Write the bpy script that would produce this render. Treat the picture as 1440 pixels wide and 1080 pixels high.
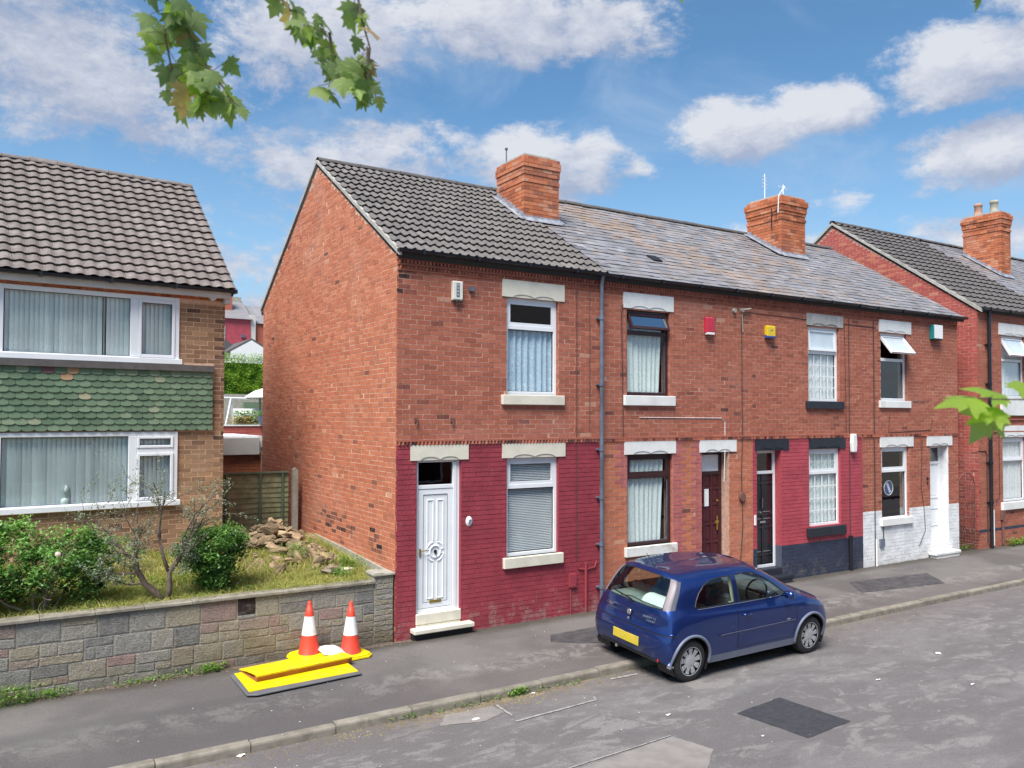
import bpy, math, random
import numpy as np
from mathutils import Vector, Matrix, Euler, noise as mnoise
random.seed(7); RND = random.Random(11)
S = bpy.context.scene
for o in list(bpy.data.objects): bpy.data.objects.remove(o)
C = S.collection
R = math.radians; PI = math.pi

# ------------------------------------------------------------------ camera, sky, sun, exposure
CAM = Vector((-4.9544, -11.206, 3.3431))
cd = bpy.data.cameras.new('camera'); cam = bpy.data.objects.new('camera', cd); C.objects.link(cam)
cd.sensor_width = 36; cd.lens = 1145.87/1440*36; cd.shift_y = 14.44/1440; cd.clip_end = 3000; cd.clip_start = .05
yaw, pit, rol = .5571, .0270, .0030
fw = Vector((math.sin(yaw)*math.cos(pit), math.cos(yaw)*math.cos(pit), math.sin(pit)))
rt = Vector((math.cos(yaw), -math.sin(yaw), 0)); up = rt.cross(fw)
r2 = rt*math.cos(rol)+up*math.sin(rol); u2 = up*math.cos(rol)-rt*math.sin(rol)
m = Matrix((r2, u2, -fw)).transposed().to_4x4(); m.translation = CAM
cam.matrix_world = m; S.camera = cam
cd.dof.use_dof = True; cd.dof.focus_distance = 12.5; cd.dof.aperture_fstop = 3.4

SUN_AZ, SUN_EL = R(-126), R(57)       # azimuth from +y towards +x: light from the left, a little in front
sl = bpy.data.lights.new('sun', 'SUN'); sl.energy = 3.2; sl.angle = R(30); sl.color = (1, .95, .88)
so = bpy.data.objects.new('sun', sl); C.objects.link(so)
sd = Vector((math.sin(SUN_AZ)*math.cos(SUN_EL), math.cos(SUN_AZ)*math.cos(SUN_EL), math.sin(SUN_EL)))
so.rotation_euler = (-sd).to_track_quat('-Z', 'Y').to_euler(); so.location = (0, 0, 30)
S.view_settings.view_transform = 'Standard'; S.view_settings.look = 'None'
S.view_settings.exposure = 1.12; S.view_settings.gamma = 1; S.view_settings.use_curve_mapping = False

W = bpy.data.worlds.new('World'); S.world = W; W.use_nodes = True
class NT:
    def __init__(s, nt): s.nt = nt; s.N = nt.nodes; s.L = nt.links
    def n(s, t, **k):
        x = s.N.new(t)
        for a, v in k.items(): setattr(x, a, v)
        return x
    def set(s, sock, v):
        if isinstance(v, bpy.types.NodeSocket): s.L.new(v, sock)
        else:
            if hasattr(sock, 'default_value'):
                if sock.type == 'RGBA' and len(v) == 3: v = (*v, 1)
                sock.default_value = v
    def m(s, op, a, b=0.0, c=0.0, clamp=False):
        x = s.n('ShaderNodeMath', operation=op, use_clamp=clamp)
        s.set(x.inputs[0], a); s.set(x.inputs[1], b)
        if op in ('MULTIPLY_ADD', 'COMPARE', 'SMOOTH_MIN', 'SMOOTH_MAX'): s.set(x.inputs[2], c)
        return x.outputs[0]
    def v(s, op, a, b=(0, 0, 0)):
        x = s.n('ShaderNodeVectorMath', operation=op); s.set(x.inputs[0], a)
        if op == 'SCALE': s.set(x.inputs['Scale'], b)
        else: s.set(x.inputs[1], b)
        return x.outputs[0]
    def mix(s, f, a, b, mode='MIX'):
        x = s.n('ShaderNodeMix', data_type='RGBA', blend_type=mode, clamp_factor=True)
        s.set(x.inputs[0], f); s.set(x.inputs[6], a); s.set(x.inputs[7], b); return x.outputs[2]
    def rng(s, v, a, b, c=0., d=1., smooth=True):
        x = s.n('ShaderNodeMapRange', interpolation_type='SMOOTHSTEP' if smooth else 'LINEAR')
        for i, q in enumerate((v, a, b, c, d)): s.set(x.inputs[i], q)
        return x.outputs[0]
    def noise(s, vec, scale, detail=4, rough=.55, dist=0.):
        x = s.n('ShaderNodeTexNoise'); s.set(x.inputs['Vector'], vec); s.set(x.inputs['Scale'], scale)
        s.set(x.inputs['Detail'], detail); s.set(x.inputs['Roughness'], rough); s.set(x.inputs['Distortion'], dist)
        return x.outputs['Fac']

def build_world():
    t = NT(W.node_tree); N = t.N; N.clear()
    out = t.n('ShaderNodeOutputWorld'); bg = t.n('ShaderNodeBackground')
    sky = t.n('ShaderNodeTexSky', sky_type='NISHITA', sun_disc=False, sun_elevation=SUN_EL, sun_rotation=SUN_AZ,
              altitude=100, air_density=1.0, dust_density=.6, ozone_density=2.0)
    tc = t.n('ShaderNodeTexCoord'); d = tc.outputs['Generated']
    sx = t.n('ShaderNodeSeparateXYZ'); t.L.new(d, sx.inputs[0]); x, y, z = sx.outputs
    az = t.m('MULTIPLY', t.m('ARCTAN2', x, y), 180/PI)
    el = t.m('MULTIPLY', t.m('ARCSINE', z), 180/PI)
    cmb = t.n('ShaderNodeCombineXYZ'); t.L.new(az, cmb.inputs[0]); t.L.new(t.m('MULTIPLY', el, 1.7), cmb.inputs[1]); P = cmb.outputs[0]
    # cumulus heaps: (azimuth, elevation, half width, half height, strength)
    B = [(1, 20.5, 13, 4.2, 1.0), (-3, 25.5, 10, 3.5, 1.0), (9, 17.6, 4.2, 1.6, .62), (21.5, 17.2, 9, 2.8, .78), (24, 13.8, 8, 2.2, .6),
         (19, 24.5, 9, 3.4, .8), (34, 17.0, 6, 2.9, 1.05), (37.5, 18.1, 2.2, 2.0, 1.0), (31, 26.2, 9, 3.0, 1.1), (37, 25.4, 7, 2.1, 1.0),
         (47.5, 18.9, 5.4, 2.3, 1.2), (52.5, 19.7, 4.6, 1.9, 1.1), (62, 21.0, 6.4, 2.7, 1.3), (66, 24.3, 4.6, 2.6, 1.0), (62.5, 15.7, 5.2, 2.5, 1.3),
         (47, 11.3, 6, 1.4, .5), (16, 10, 8, 5, .5), (41, 16.8, 1.6, .8, .55), (60, 10.0, 8, 2.0, .5), (54, 14, 1.6, .9, .5), (-16, 18, 9, 5, .8), (78, 19, 9, 5, .9), (74, 10, 9, 2.4, .6)]
    def dens(off):
        wv = t.v('ADD', P, off)
        nz = t.noise(wv, .17, 9, .66, .25); nf = t.noise(wv, .6, 6, .68)
        sp = t.n('ShaderNodeSeparateXYZ'); t.L.new(wv, sp.inputs[0]); ax, ey = sp.outputs[0], sp.outputs[1]
        acc = None
        for a0, e0, ra, re, st in B:
            dx = t.m('MULTIPLY', t.m('SUBTRACT', ax, a0), 1/ra); dy = t.m('MULTIPLY', t.m('SUBTRACT', ey, e0*1.7), 1/(re*1.7))
            q = t.m('ADD', t.m('MULTIPLY', dx, dx), t.m('MULTIPLY', dy, dy))
            b = t.m('MULTIPLY', t.m('SUBTRACT', 1.0, q), st*.55)
            acc = b if acc is None else t.m('MAXIMUM', acc, b)
        # elsewhere in the sky the same kind of broken cloud goes on
        far = t.rng(t.m('ABSOLUTE', t.m('SUBTRACT', ax, 32)), 46, 62)
        g = t.m('SUBTRACT', t.m('MULTIPLY', t.noise(wv, .045, 3, .5), 1.9), 1.0)
        hi = t.rng(ey, 47, 60)
        acc = t.m('MAXIMUM', t.m('MAXIMUM', acc, -.6), t.m('ADD', t.m('MULTIPLY', t.m('MAXIMUM', far, hi), t.m('ADD', g, .6)), -.6))
        return t.m('ADD', acc, t.m('MULTIPLY_ADD', t.m('SUBTRACT', nz, .5), 1.9, t.m('MULTIPLY', t.m('SUBTRACT', nf, .5), .65)))
    d0 = dens((0, 0, 0)); d1 = dens((-1.5, 3.8, 0))
    mask = t.rng(d0, -.08, .42)
    lit = t.rng(t.m('SUBTRACT', d1, d0), .12, -.42)        # less cloud above = bright top
    lit = t.rng(t.m('ADD', t.m('SUBTRACT', d0, d1), t.m('MULTIPLY', t.m('SUBTRACT', t.noise(P, .5, 8, .7, .4), .5), 1.5)), -.35, .85, smooth=False)
    thin = t.rng(el, 3, 15)
    cc = t.mix(lit, (2.25, 2.55, 3.35), (4.2, 4.3, 4.6))
    wispy = t.rng(t.noise(P, .07, 6, .6, .6), .45, .75)
    skc = t.mix(1., sky.outputs[0], (.56, .78, .86), 'MULTIPLY')
    skc = t.mix(t.m('MULTIPLY', wispy, .55), skc, (2.5, 3.25, 4.3))
    hz = t.rng(el, 22, 2); skc = t.mix(t.m('MULTIPLY', hz, .45), skc, (3.0, 4.1, 5.2))
    up_ = t.rng(z, -.02, .0)
    col = t.mix(t.m('MULTIPLY', mask, .93), skc, cc)
    t.L.new(col, bg.inputs[0]); bg.inputs[1].default_value = .085
    t.L.new(bg.outputs[0], out.inputs[0])
build_world()

# ------------------------------------------------------------------ materials
MATS = {}
def new_mat(name):
    m = bpy.data.materials.new(name); m.use_nodes = True; t = NT(m.node_tree); t.N.clear()
    o = t.n('ShaderNodeOutputMaterial'); b = t.n('ShaderNodeBsdfPrincipled'); t.L.new(b.outputs[0], o.inputs[0])
    MATS[name] = m; g = t.n('ShaderNodeNewGeometry'); t.pos = g.outputs['Position']; t.b = b; t.o = o
    return m, t
def tone_of(t):
    a = t.n('ShaderNodeAttribute', attribute_type='GEOMETRY', attribute_name='tone')
    b = t.n('ShaderNodeAttribute', attribute_type='OBJECT', attribute_name='tone')
    return t.m('ADD', a.outputs['Fac'], b.outputs['Fac'])
def bump(t, h, strength=.3, dist=.01):
    x = t.n('ShaderNodeBump'); x.inputs['Strength'].default_value = strength; x.inputs['Distance'].default_value = dist
    t.L.new(h, x.inputs['Height']); t.L.new(x.outputs[0], t.b.inputs['Normal'])
def simple(name, col, rough=.7, var=.12, scale=6., bmp=0., bscale=60., metal=0., spec=.5, tonek=0., dirt=None, dirtamt=0., dscale=1.5, coat=0.):
    m, t = new_mat(name)
    n = t.noise(t.pos, scale, 5)
    c = t.mix(t.rng(n, .3, .7), tuple(v*(1-var) for v in col), tuple(min(1, v*(1+var)) for v in col))
    if dirt:
        dn = t.noise(t.pos, dscale, 6, .65, .3)
        c = t.mix(t.m('MULTIPLY', t.rng(dn, .48, .68), dirtamt), c, dirt)
    if tonek:
        k = t.m('MULTIPLY_ADD', t.m('SUBTRACT', tone_of(t), .5), tonek, 1.)
        cb = t.n('ShaderNodeCombineXYZ')
        for i in range(3): t.L.new(k, cb.inputs[i])
        c = t.mix(1., c, cb.outputs[0], 'MULTIPLY')
    t.set(t.b.inputs['Base Color'], c); t.b.inputs['Roughness'].default_value = rough
    t.b.inputs['Metallic'].default_value = metal; t.b.inputs['Specular IOR Level'].default_value = spec
    t.b.inputs['Coat Weight'].default_value = coat; t.b.inputs['Coat Roughness'].default_value = .05
    if bmp: bump(t, t.noise(t.pos, bscale, 4, .6), bmp, .006)
    return m
def ramp(t, f, stops):
    mxp = max(1., stops[-1][0]); f = t.m('MULTIPLY', f, 1/mxp); stops = [(a/mxp, b) for a, b in stops]
    x = t.n('ShaderNodeValToRGB'); e = x.color_ramp.elements
    while len(e) > 1: e.remove(e[-1])
    e[0].position = stops[0][0]; e[0].color = (*stops[0][1], 1)
    for p_, c_ in stops[1:]:
        q = e.new(p_); q.color = (*c_, 1)
    t.set(x.inputs[0], f); return x.outputs[0]
def brickmat(name, stops, pale=(.45, .3, .25), paleamt=.35, soot=0.):
    m, t = new_mat(name)
    n1 = t.noise(t.pos, 14, 5, .65)
    f = t.m('ADD', tone_of(t), t.m('MULTIPLY', t.m('SUBTRACT', n1, .5), .35))
    c = ramp(t, f, stops)
    big = t.noise(t.pos, .9, 5, .6, .4)
    c = t.mix(t.m('MULTIPLY', t.rng(big, .5, .72), paleamt), c, pale)
    fine = t.noise(t.pos, 55, 4, .7)
    c = t.mix(t.m('MULTIPLY', t.rng(fine, .55, .75), .3), c, tuple(v*.45 for v in stops[len(stops)//2][1]))
    t.set(t.b.inputs['Base Color'], c); t.b.inputs['Roughness'].default_value = .9; t.b.inputs['Specular IOR Level'].default_value = .2
    bump(t, t.m('ADD', fine, n1), .5, .006)
    return m
# tone 0 = burnt dark, .15-.9 = common run, 1 = pale
brickmat('brick_gable', [(0, (.03, .02, .02)), (.12, (.17, .07, .055)), (.3, (.37, .13, .08)), (.6, (.50, .165, .092)), (.85, (.57, .22, .125)), (1.1, (.55, .33, .22))], (.52, .27, .19), .38)
brickmat('brick_front', [(0, (.03, .022, .024)), (.12, (.14, .052, .046)), (.3, (.28, .090, .060)), (.6, (.375, .122, .078)), (.85, (.45, .165, .105)), (1.1, (.46, .28, .21))], (.45, .20, .155), .35)
brickmat('brick_orange', [(0, (.05, .03, .03)), (.12, (.22, .08, .05)), (.3, (.38, .12, .06)), (.6, (.50, .16, .075)), (.85, (.55, .20, .1)), (1.1, (.5, .36, .27))], (.5, .32, .28), .25)
brickmat('brick_red', [(0, (.08, .03, .03)), (.12, (.25, .06, .055)), (.3, (.36, .085, .075)), (.6, (.43, .10, .085)), (.85, (.52, .19, .11)), (1.1, (.45, .3, .25))], (.42, .2, .18), .3)
brickmat('brick_brown', [(0, (.08, .05, .04)), (.12, (.17, .095, .06)), (.3, (.24, .14, .08)), (.6, (.33, .2, .115)), (.85, (.4, .235, .13)), (1.1, (.42, .31, .22))], (.36, .26, .19), .3)
brickmat('brick_far', [(0, (.2, .06, .05)), (.5, (.4, .12, .08)), (1, (.5, .2, .13))])
def paint(name, col, under=(.28, .12, .09), peel=.25, rough=.55, low=None):
    m, t = new_mat(name)
    n = t.noise(t.pos, 3., 5, .6); n2 = t.noise(t.pos, 26., 5, .65)
    c = t.mix(t.rng(n, .35, .7), tuple(v*.86 for v in col), tuple(min(1, v*1.1) for v in col))
    k = t.m('MULTIPLY_ADD', t.m('SUBTRACT', tone_of(t), .5), .26, 1.); cb = t.n('ShaderNodeCombineXYZ')
    for i in range(3): t.L.new(k, cb.inputs[i])
    c = t.mix(1., c, cb.outputs[0], 'MULTIPLY')
    sx = t.n('ShaderNodeSeparateXYZ'); t.L.new(t.pos, sx.inputs[0])
    lo = t.rng(sx.outputs[2], .75, .02)
    pl = t.m('MULTIPLY', t.rng(t.m('ADD', n2, t.m('MULTIPLY', lo, .1)), .62, .70), peel)
    c = t.mix(pl, c, under)
    c = t.mix(t.m('MULTIPLY', t.rng(t.m('ADD', t.noise(t.pos, 5, 6, .7), t.m('MULTIPLY', lo, .16)), .6, .8), .5), c, low or (.36, .27, .24))
    t.set(t.b.inputs['Base Color'], c); t.b.inputs['Roughness'].default_value = rough
    bump(t, n2, .7, .008); return m
paint('paint_crimson', (.30, .043, .060)); paint('paint_red', (.42, .062, .085), low=(.3, .2, .18)); paint('paint_navy', (.030, .038, .07), (.1, .1, .1), .3, .6, (.16, .14, .13))
paint('paint_white', (.76, .77, .78), (.35, .3, .27), .4, .6, (.5, .45, .4)); paint('paint_pink', (.44, .13, .12), peel=.6)
simple('mortar', (.48, .29, .22), .95, .2, 20, .4, 80); simple('mortar_dark', (.33, .22, .17), .95, .2, 20, .4, 80)
simple('mortar_crimson', (.27, .034, .055), .7, .15, 20, .3); simple('mortar_red', (.36, .055, .07), .7, .15, 20, .3)
simple('mortar_navy', (.07, .08, .12), .7, .15, 20, .3); simple('mortar_white', (.66, .66, .67), .7, .1, 20, .3)
simple('mortar_buff', (.62, .41, .29), .95, .15, 20, .3); simple('mortar_stone', (.42, .39, .32), .95, .2, 20, .5)
simple('stone_cream', (.66, .62, .52), .7, .06, 5, .15, 50, dirt=(.36, .33, .25), dirtamt=.25); simple('stone_white', (.74, .74, .72), .65, .05, 5, .15, 50, dirt=(.4, .38, .34), dirtamt=.25)
simple('stone_grey', (.32, .32, .31), .85, .15, 9, .3, 50, dirt=(.55, .54, .5), dirtamt=.5); simple('stone_black', (.018, .02, .03), .5, .2, 9, .2)
simple('stone_flaked', (.72, .72, .69), .65, .05, 5, .15, 50, dirt=(.25, .09, .07), dirtamt=.5, dscale=4)
simple('upvc', (.78, .8, .83), .3, .03, 3); simple('upvc_brown', (.045, .018, .02), .35, .1, 4); simple('door_brown', (.075, .014, .02), .4, .1, 6)
simple('door_black', (.012, .013, .018), .2, .1, 6, coat=.5); simple('brass', (.45, .33, .09), .35, .1, 8, metal=.8); simple('chrome', (.6, .6, .62), .2, .03, 8, metal=.9)
simple('gutter_black', (.012, .013, .02), .35, .15, 6); simple('pipe_grey', (.12, .14, .19), .4, .15, 6, dirt=(.03, .03, .04), dirtamt=.5)
simple('room', (.10, .09, .085), .9, .1, 2); simple('lead', (.24, .25, .29), .65, .25, 8, .3, dirt=(.42, .43, .46), dirtamt=.6, dscale=5)
simple('cement', (.42, .4, .37), .95, .15, 10, .5, 40, dirt=(.25, .24, .2), dirtamt=.5)
simple('tile_dark', (.125, .112, .108), .75, .15, 12, .5, 120, tonek=.35, dirt=(.19, .175, .16), dirtamt=.5, dscale=3)
simple('tile_brown', (.165, .138, .128), .8, .12, 12, .5, 120, tonek=.3, dirt=(.3, .27, .25), dirtamt=.4, dscale=5)
simple('tile_under', (.03, .028, .028), .9); simple('tile_charcoal', (.10, .09, .088), .8, .15, 12, .5, 120, tonek=.3)  # underlay black, then a charcoal tile colour for ridges, verges and far roofs
simple('alarm_white', (.68, .66, .58), .4, .04); simple('alarm_red', (.5, .03, .06), .4, .06); simple('alarm_yellow', (.7, .5, .02), .4, .06); simple('alarm_teal', (.02, .22, .23), .4, .06); simple('sign_blue', (.03, .08, .3), .4)
simple('dark', (.01, .01, .012), .6); simple('cable', (.05, .04, .04), .6); simple('white_plain', (.8, .8, .8), .5, .03)
simple('curtain_net', (.84, .86, .86), .9, .1, 30); simple('curtain_blue', (.50, .66, .78), .9, .12, 60, dirt=(.9, .92, .95), dirtamt=.8, dscale=25); simple('curtain_lace', (.78, .86, .84), .9, .1, 50, dirt=(.45, .55, .53), dirtamt=.5, dscale=40)
simple('blind', (.84, .92, .90), .8, .06, 2, tonek=.3); simple('blind_pale', (.84, .87, .88), .7, .05, 3)
simple('fence_wood', (.23, .25, .135), .85, .25, 7, .5, 60, tonek=.4, dirt=(.27, .25, .16), dirtamt=.5, dscale=6); simple('fence_rail', (.13, .17, .11), .85, .2, 7, .3); simple('concrete', (.36, .34, .29), .95, .15, 9, .5, 60, dirt=(.2, .2, .13), dirtamt=.5, tonek=.3)
simple('coping', (.25, .225, .185), .95, .2, 9, .5, 60, dirt=(.12, .11, .075), dirtamt=.6, tonek=.3); simple('grey_green', (.30, .38, .36), .5); simple('copper_pot', (.4, .22, .16), .8, .2, 8); simple('iron', (.16, .075, .06), .7, .3, 20)
simple('timber_white', (.6, .56, .52), .6, .06, 5, dirt=(.35, .3, .25), dirtamt=.4)

def slatemat():
    m, t = new_mat('slate'); n1 = t.noise(t.pos, 9, 5, .6); n2 = t.noise(t.pos, 2.2, 6, .7, .5); n3 = t.noise(t.pos, 24, 4, .7)
    f = t.m('ADD', tone_of(t), t.m('MULTIPLY', t.m('SUBTRACT', n1, .5), .7))
    c = ramp(t, f, [(0, (.13, .13, .14)), (.4, (.20, .195, .205)), (.75, (.24, .235, .25)), (1.05, (.32, .31, .32))])
    sx = t.n('ShaderNodeSeparateXYZ'); t.L.new(t.pos, sx.inputs[0]); x, y, z = sx.outputs
    # lichen spreads in a band from the first stack down the slope
    u = t.m('MULTIPLY', t.m('SUBTRACT', t.m('ADD', x, t.m('MULTIPLY', y, .9)), 8.5), 1/1.5)
    band = t.m('SUBTRACT', 1., t.m('MULTIPLY', u, u))
    u2_ = t.m('MULTIPLY', t.m('SUBTRACT', t.m('ADD', x, t.m('MULTIPLY', y, .6)), 10.2), 1/3.6)
    band2 = t.m('MULTIPLY', t.m('SUBTRACT', 1., t.m('MULTIPLY', u2_, u2_)), .35)
    band = t.m('MAXIMUM', t.m('MAXIMUM', band, band2), 0.)
    lf = t.m('MULTIPLY', t.rng(t.m('ADD', n2, t.m('ADD', t.m('MULTIPLY', band, .15), t.m('MULTIPLY', t.m('SUBTRACT', n3, .5), .7))), .535, .70), .7)
    c = t.mix(lf, c, t.mix(n3, (.27, .155, .085), (.40, .29, .20)))
    pale = t.rng(t.noise(t.pos, 1.3, 5, .6), .5, .7); c = t.mix(t.m('MULTIPLY', pale, .4), c, (.34, .34, .37))
    t.set(t.b.inputs['Base Color'], c); t.b.inputs['Roughness'].default_value = .5; bump(t, n3, .5, .006)
slatemat()
def greenmat():
    m, t = new_mat('tile_green'); n1 = t.noise(t.pos, 12, 5, .6)
    f = t.m('ADD', tone_of(t), t.m('MULTIPLY', t.m('SUBTRACT', n1, .5), .3))
    c = ramp(t, f, [(0, (.07, .115, .07)), (.5, (.125, .19, .115)), (.8, (.19, .245, .155)), (1.0, (.3, .31, .2)), (1.2, (.40, .24, .13)), (1.5, (.16, .07, .08))])
    t.set(t.b.inputs['Base Color'], c); t.b.inputs['Roughness'].default_value = .75; bump(t, n1, .3, .006)
greenmat()
def stonemat():
    m, t = new_mat('wall_stone'); n1 = t.noise(t.pos, 11, 6, .65); n2 = t.noise(t.pos, 45, 4, .7)
    f = t.m('ADD', tone_of(t), t.m('MULTIPLY', t.m('SUBTRACT', n1, .5), .42))
    c = ramp(t, f, [(0, (.035, .02, .02)), (.12, (.24, .23, .22)), (.3, (.38, .365, .345)), (.45, (.45, .415, .36)), (.6, (.45, .39, .29)), (.8, (.42, .32, .285)), (.95, (.45, .30, .275))])
    sx = t.n('ShaderNodeSeparateXYZ'); t.L.new(t.pos, sx.inputs[0])
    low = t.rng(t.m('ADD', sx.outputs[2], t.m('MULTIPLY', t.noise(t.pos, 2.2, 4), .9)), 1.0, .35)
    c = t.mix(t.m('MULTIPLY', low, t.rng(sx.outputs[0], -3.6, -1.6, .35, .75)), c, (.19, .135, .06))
    c = t.mix(t.m('MULTIPLY', t.rng(t.noise(t.pos, 3.4, 5, .7), .58, .72), .4), c, (.15, .16, .075))
    c = t.mix(t.m('MULTIPLY', t.rng(n2, .5, .66), .5), c, (.08, .07, .06)); c = t.mix(t.m('MULTIPLY', t.rng(t.noise(t.pos, 17, 6, .8, .6), .56, .66), .4), c, (.10, .09, .07))
    t.set(t.b.inputs['Base Color'], c); t.b.inputs['Roughness'].default_value = .92; n4 = t.noise(t.v('MULTIPLY', t.pos, (22, 22, 60)), 1., 5, .75, .8); bump(t, t.m('ADD', t.m('ADD', n1, n2), t.m('MULTIPLY', n4, 1.6)), 1., .035)
stonemat()
def groundmats():
    # carriageway: worn macadam, fretted darker areas, pale worn surface dressing
    m, t = new_mat('road'); sp_ = t.v('MULTIPLY', t.pos, (.62, 1.25, 1)); a = t.noise(sp_, .55, 8, .66, .6); b = t.noise(sp_, 2.4, 12, .74, .5); f = t.noise(t.pos, 60, 4, .8); g = t.noise(sp_, 9, 8, .8)
    c = t.mix(t.rng(t.m('ADD', a, t.m('MULTIPLY', t.m('SUBTRACT', b, .5), .6)), .42, .60), (.115, .104, .106), (.18, .168, .168))
    c = t.mix(t.m('MULTIPLY', t.rng(t.m('ADD', b, t.m('MULTIPLY', t.m('SUBTRACT', g, .5), .4)), .53, .59), .75), c, (.275, .257, .245))
    c = t.mix(t.m('MULTIPLY', t.rng(g, .56, .66), .45), c, (.075, .066, .068))
    sx = t.n('ShaderNodeSeparateXYZ'); t.L.new(t.pos, sx.inputs[0])
    ed = t.rng(t.m('ADD', sx.outputs[1], t.m('MULTIPLY', b, .5)), -3.05, -2.3)
    c = t.mix(t.m('MULTIPLY', ed, .55), c, (.115, .09, .085))
    c = t.mix(t.m('MULTIPLY', t.rng(f, .35, .68), .75), c, t.mix(1., c, (.55, .55, .57), 'MULTIPLY'))
    vo = t.n('ShaderNodeTexVoronoi', feature='DISTANCE_TO_EDGE'); t.set(vo.inputs['Vector'], t.v('ADD', t.pos, t.v('SCALE', t.n('ShaderNodeTexNoise').outputs['Color'], .5))); vo.inputs['Scale'].default_value = .55
    ck = t.m('MULTIPLY', t.rng(vo.outputs['Distance'], .016, .002), t.rng(b, .46, .6)); c = t.mix(t.m('MULTIPLY', ck, .55), c, (.05, .045, .045))
    v2 = t.n('ShaderNodeTexVoronoi'); t.set(v2.inputs['Vector'], t.pos); v2.inputs['Scale'].default_value = 70; c = t.mix(t.m('MULTIPLY', t.rng(v2.outputs['Distance'], .15, .55), .35), t.mix(.25, c, (.36, .34, .33)), t.mix(1., c, (.6, .6, .6), 'MULTIPLY'))
    t.set(t.b.inputs['Base Color'], c); t.set(t.b.inputs['Roughness'], t.rng(g, .3, .8, .62, .9)); bump(t, t.m('ADD', f, g), .8, .010)
    m, t = new_mat('pavement'); a = t.noise(t.pos, .5, 5, .6, .4); b = t.noise(t.pos, 3.2, 10, .74, .5); f = t.noise(t.pos, 62, 4, .8); g = t.noise(t.pos, 12, 8, .8)
    c = t.mix(t.rng(a, .4, .62), (.115, .105, .102), (.165, .152, .145))
    sx = t.n('ShaderNodeSeparateXYZ'); t.L.new(t.pos, sx.inputs[0]); x, y = sx.outputs[0], sx.outputs[1]
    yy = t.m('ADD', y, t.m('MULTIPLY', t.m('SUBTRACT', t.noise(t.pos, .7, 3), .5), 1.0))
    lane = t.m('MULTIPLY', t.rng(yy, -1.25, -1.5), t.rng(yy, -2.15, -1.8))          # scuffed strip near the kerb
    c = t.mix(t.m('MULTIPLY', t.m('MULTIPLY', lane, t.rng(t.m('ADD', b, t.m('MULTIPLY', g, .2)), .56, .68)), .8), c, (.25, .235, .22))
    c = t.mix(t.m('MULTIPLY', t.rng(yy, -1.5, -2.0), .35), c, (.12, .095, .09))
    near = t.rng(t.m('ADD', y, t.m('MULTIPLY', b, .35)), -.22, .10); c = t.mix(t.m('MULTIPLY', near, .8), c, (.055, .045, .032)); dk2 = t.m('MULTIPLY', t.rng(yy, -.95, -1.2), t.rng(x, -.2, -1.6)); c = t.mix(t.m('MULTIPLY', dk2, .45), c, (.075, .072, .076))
    c = t.mix(t.m('MULTIPLY', t.rng(f, .38, .66), .7), c, t.mix(1., c, (.55, .55, .55), 'MULTIPLY')); c = t.mix(t.m('MULTIPLY', t.rng(f, .36, .28), .5), c, (.3, .28, .26))
    t.set(t.b.inputs['Base Color'], c); t.b.inputs['Roughness'].default_value = .85; bump(t, t.m('ADD', f, g), .4, .006)
groundmats()
simple('asphalt_new', (.038, .038, .045), .85, .2, 14, .8, 150); simple('asphalt_dark', (.06, .056, .06), .8, .35, 5, .5, 120); simple('asphalt_pale', (.22, .2, .19), .85, .12, 5, .5, 120)
simple('line_worn', (.30, .285, .275), .8, .2, 12, .3, dirt=(.14, .13, .12), dirtamt=.9, dscale=14)
simple('kerb', (.23, .205, .17), .9, .18, 7, .5, 80, tonek=.35, dirt=(.14, .125, .09), dirtamt=.6, dscale=5); simple('soil', (.17, .13, .075), .95, .35, 4, .8, 30, dirt=(.24, .2, .08), dirtamt=.7)
simple('ground', (.16, .15, .12), .95, .2, 1); simple('rubble', (.26, .19, .115), .95, .35, 7, .9, 40, tonek=1.2, dirt=(.10, .07, .035), dirtamt=.7, dscale=8)
def leafmat(name, c1, c2, trans=.35, rough=.5, scale=3.):
    m, t = new_mat(name)
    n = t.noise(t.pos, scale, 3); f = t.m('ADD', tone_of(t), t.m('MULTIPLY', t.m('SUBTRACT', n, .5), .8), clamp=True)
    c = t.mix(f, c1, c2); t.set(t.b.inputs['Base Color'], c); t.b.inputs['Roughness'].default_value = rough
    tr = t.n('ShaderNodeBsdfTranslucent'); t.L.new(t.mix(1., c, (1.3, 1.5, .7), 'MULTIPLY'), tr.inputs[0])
    mx = t.n('ShaderNodeMixShader'); mx.inputs[0].default_value = trans
    t.L.new(t.b.outputs[0], mx.inputs[1]); t.L.new(tr.outputs[0], mx.inputs[2]); t.L.new(mx.outputs[0], t.o.inputs[0])
leafmat('leaf_bush', (.035, .105, .025), (.24, .44, .10), .3, .35); leafmat('leaf_grey', (.12, .15, .09), (.32, .36, .27), .2); leafmat('grass', (.17, .24, .04), (.55, .47, .17), .35, .7, 1.6)
leafmat('weed', (.09, .21, .03), (.28, .44, .08), .35); leafmat('hedge_leaf', (.10, .22, .02), (.42, .58, .06), .35, .6); leafmat('maple', (.16, .24, .11), (.38, .48, .17), .55, .6, 9.); leafmat('maple_lit', (.28, .44, .05), (.46, .62, .09), .5, .4, 5.)  # last maple is the same leaf with sunlight put into its colour
leafmat('maple_red', (.40, .28, .15), (.52, .38, .22), .5); leafmat('flower', (.7, .45, .4), (.9, .8, .75), .2)
simple('bark', (.13, .095, .075), .9, .3, 30, .8, 60); simple('bark_pale', (.22, .18, .14), .9, .3, 30, .8, 60); simple('litter', (.75, .74, .7), .6, .1, 20, .3)
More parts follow.
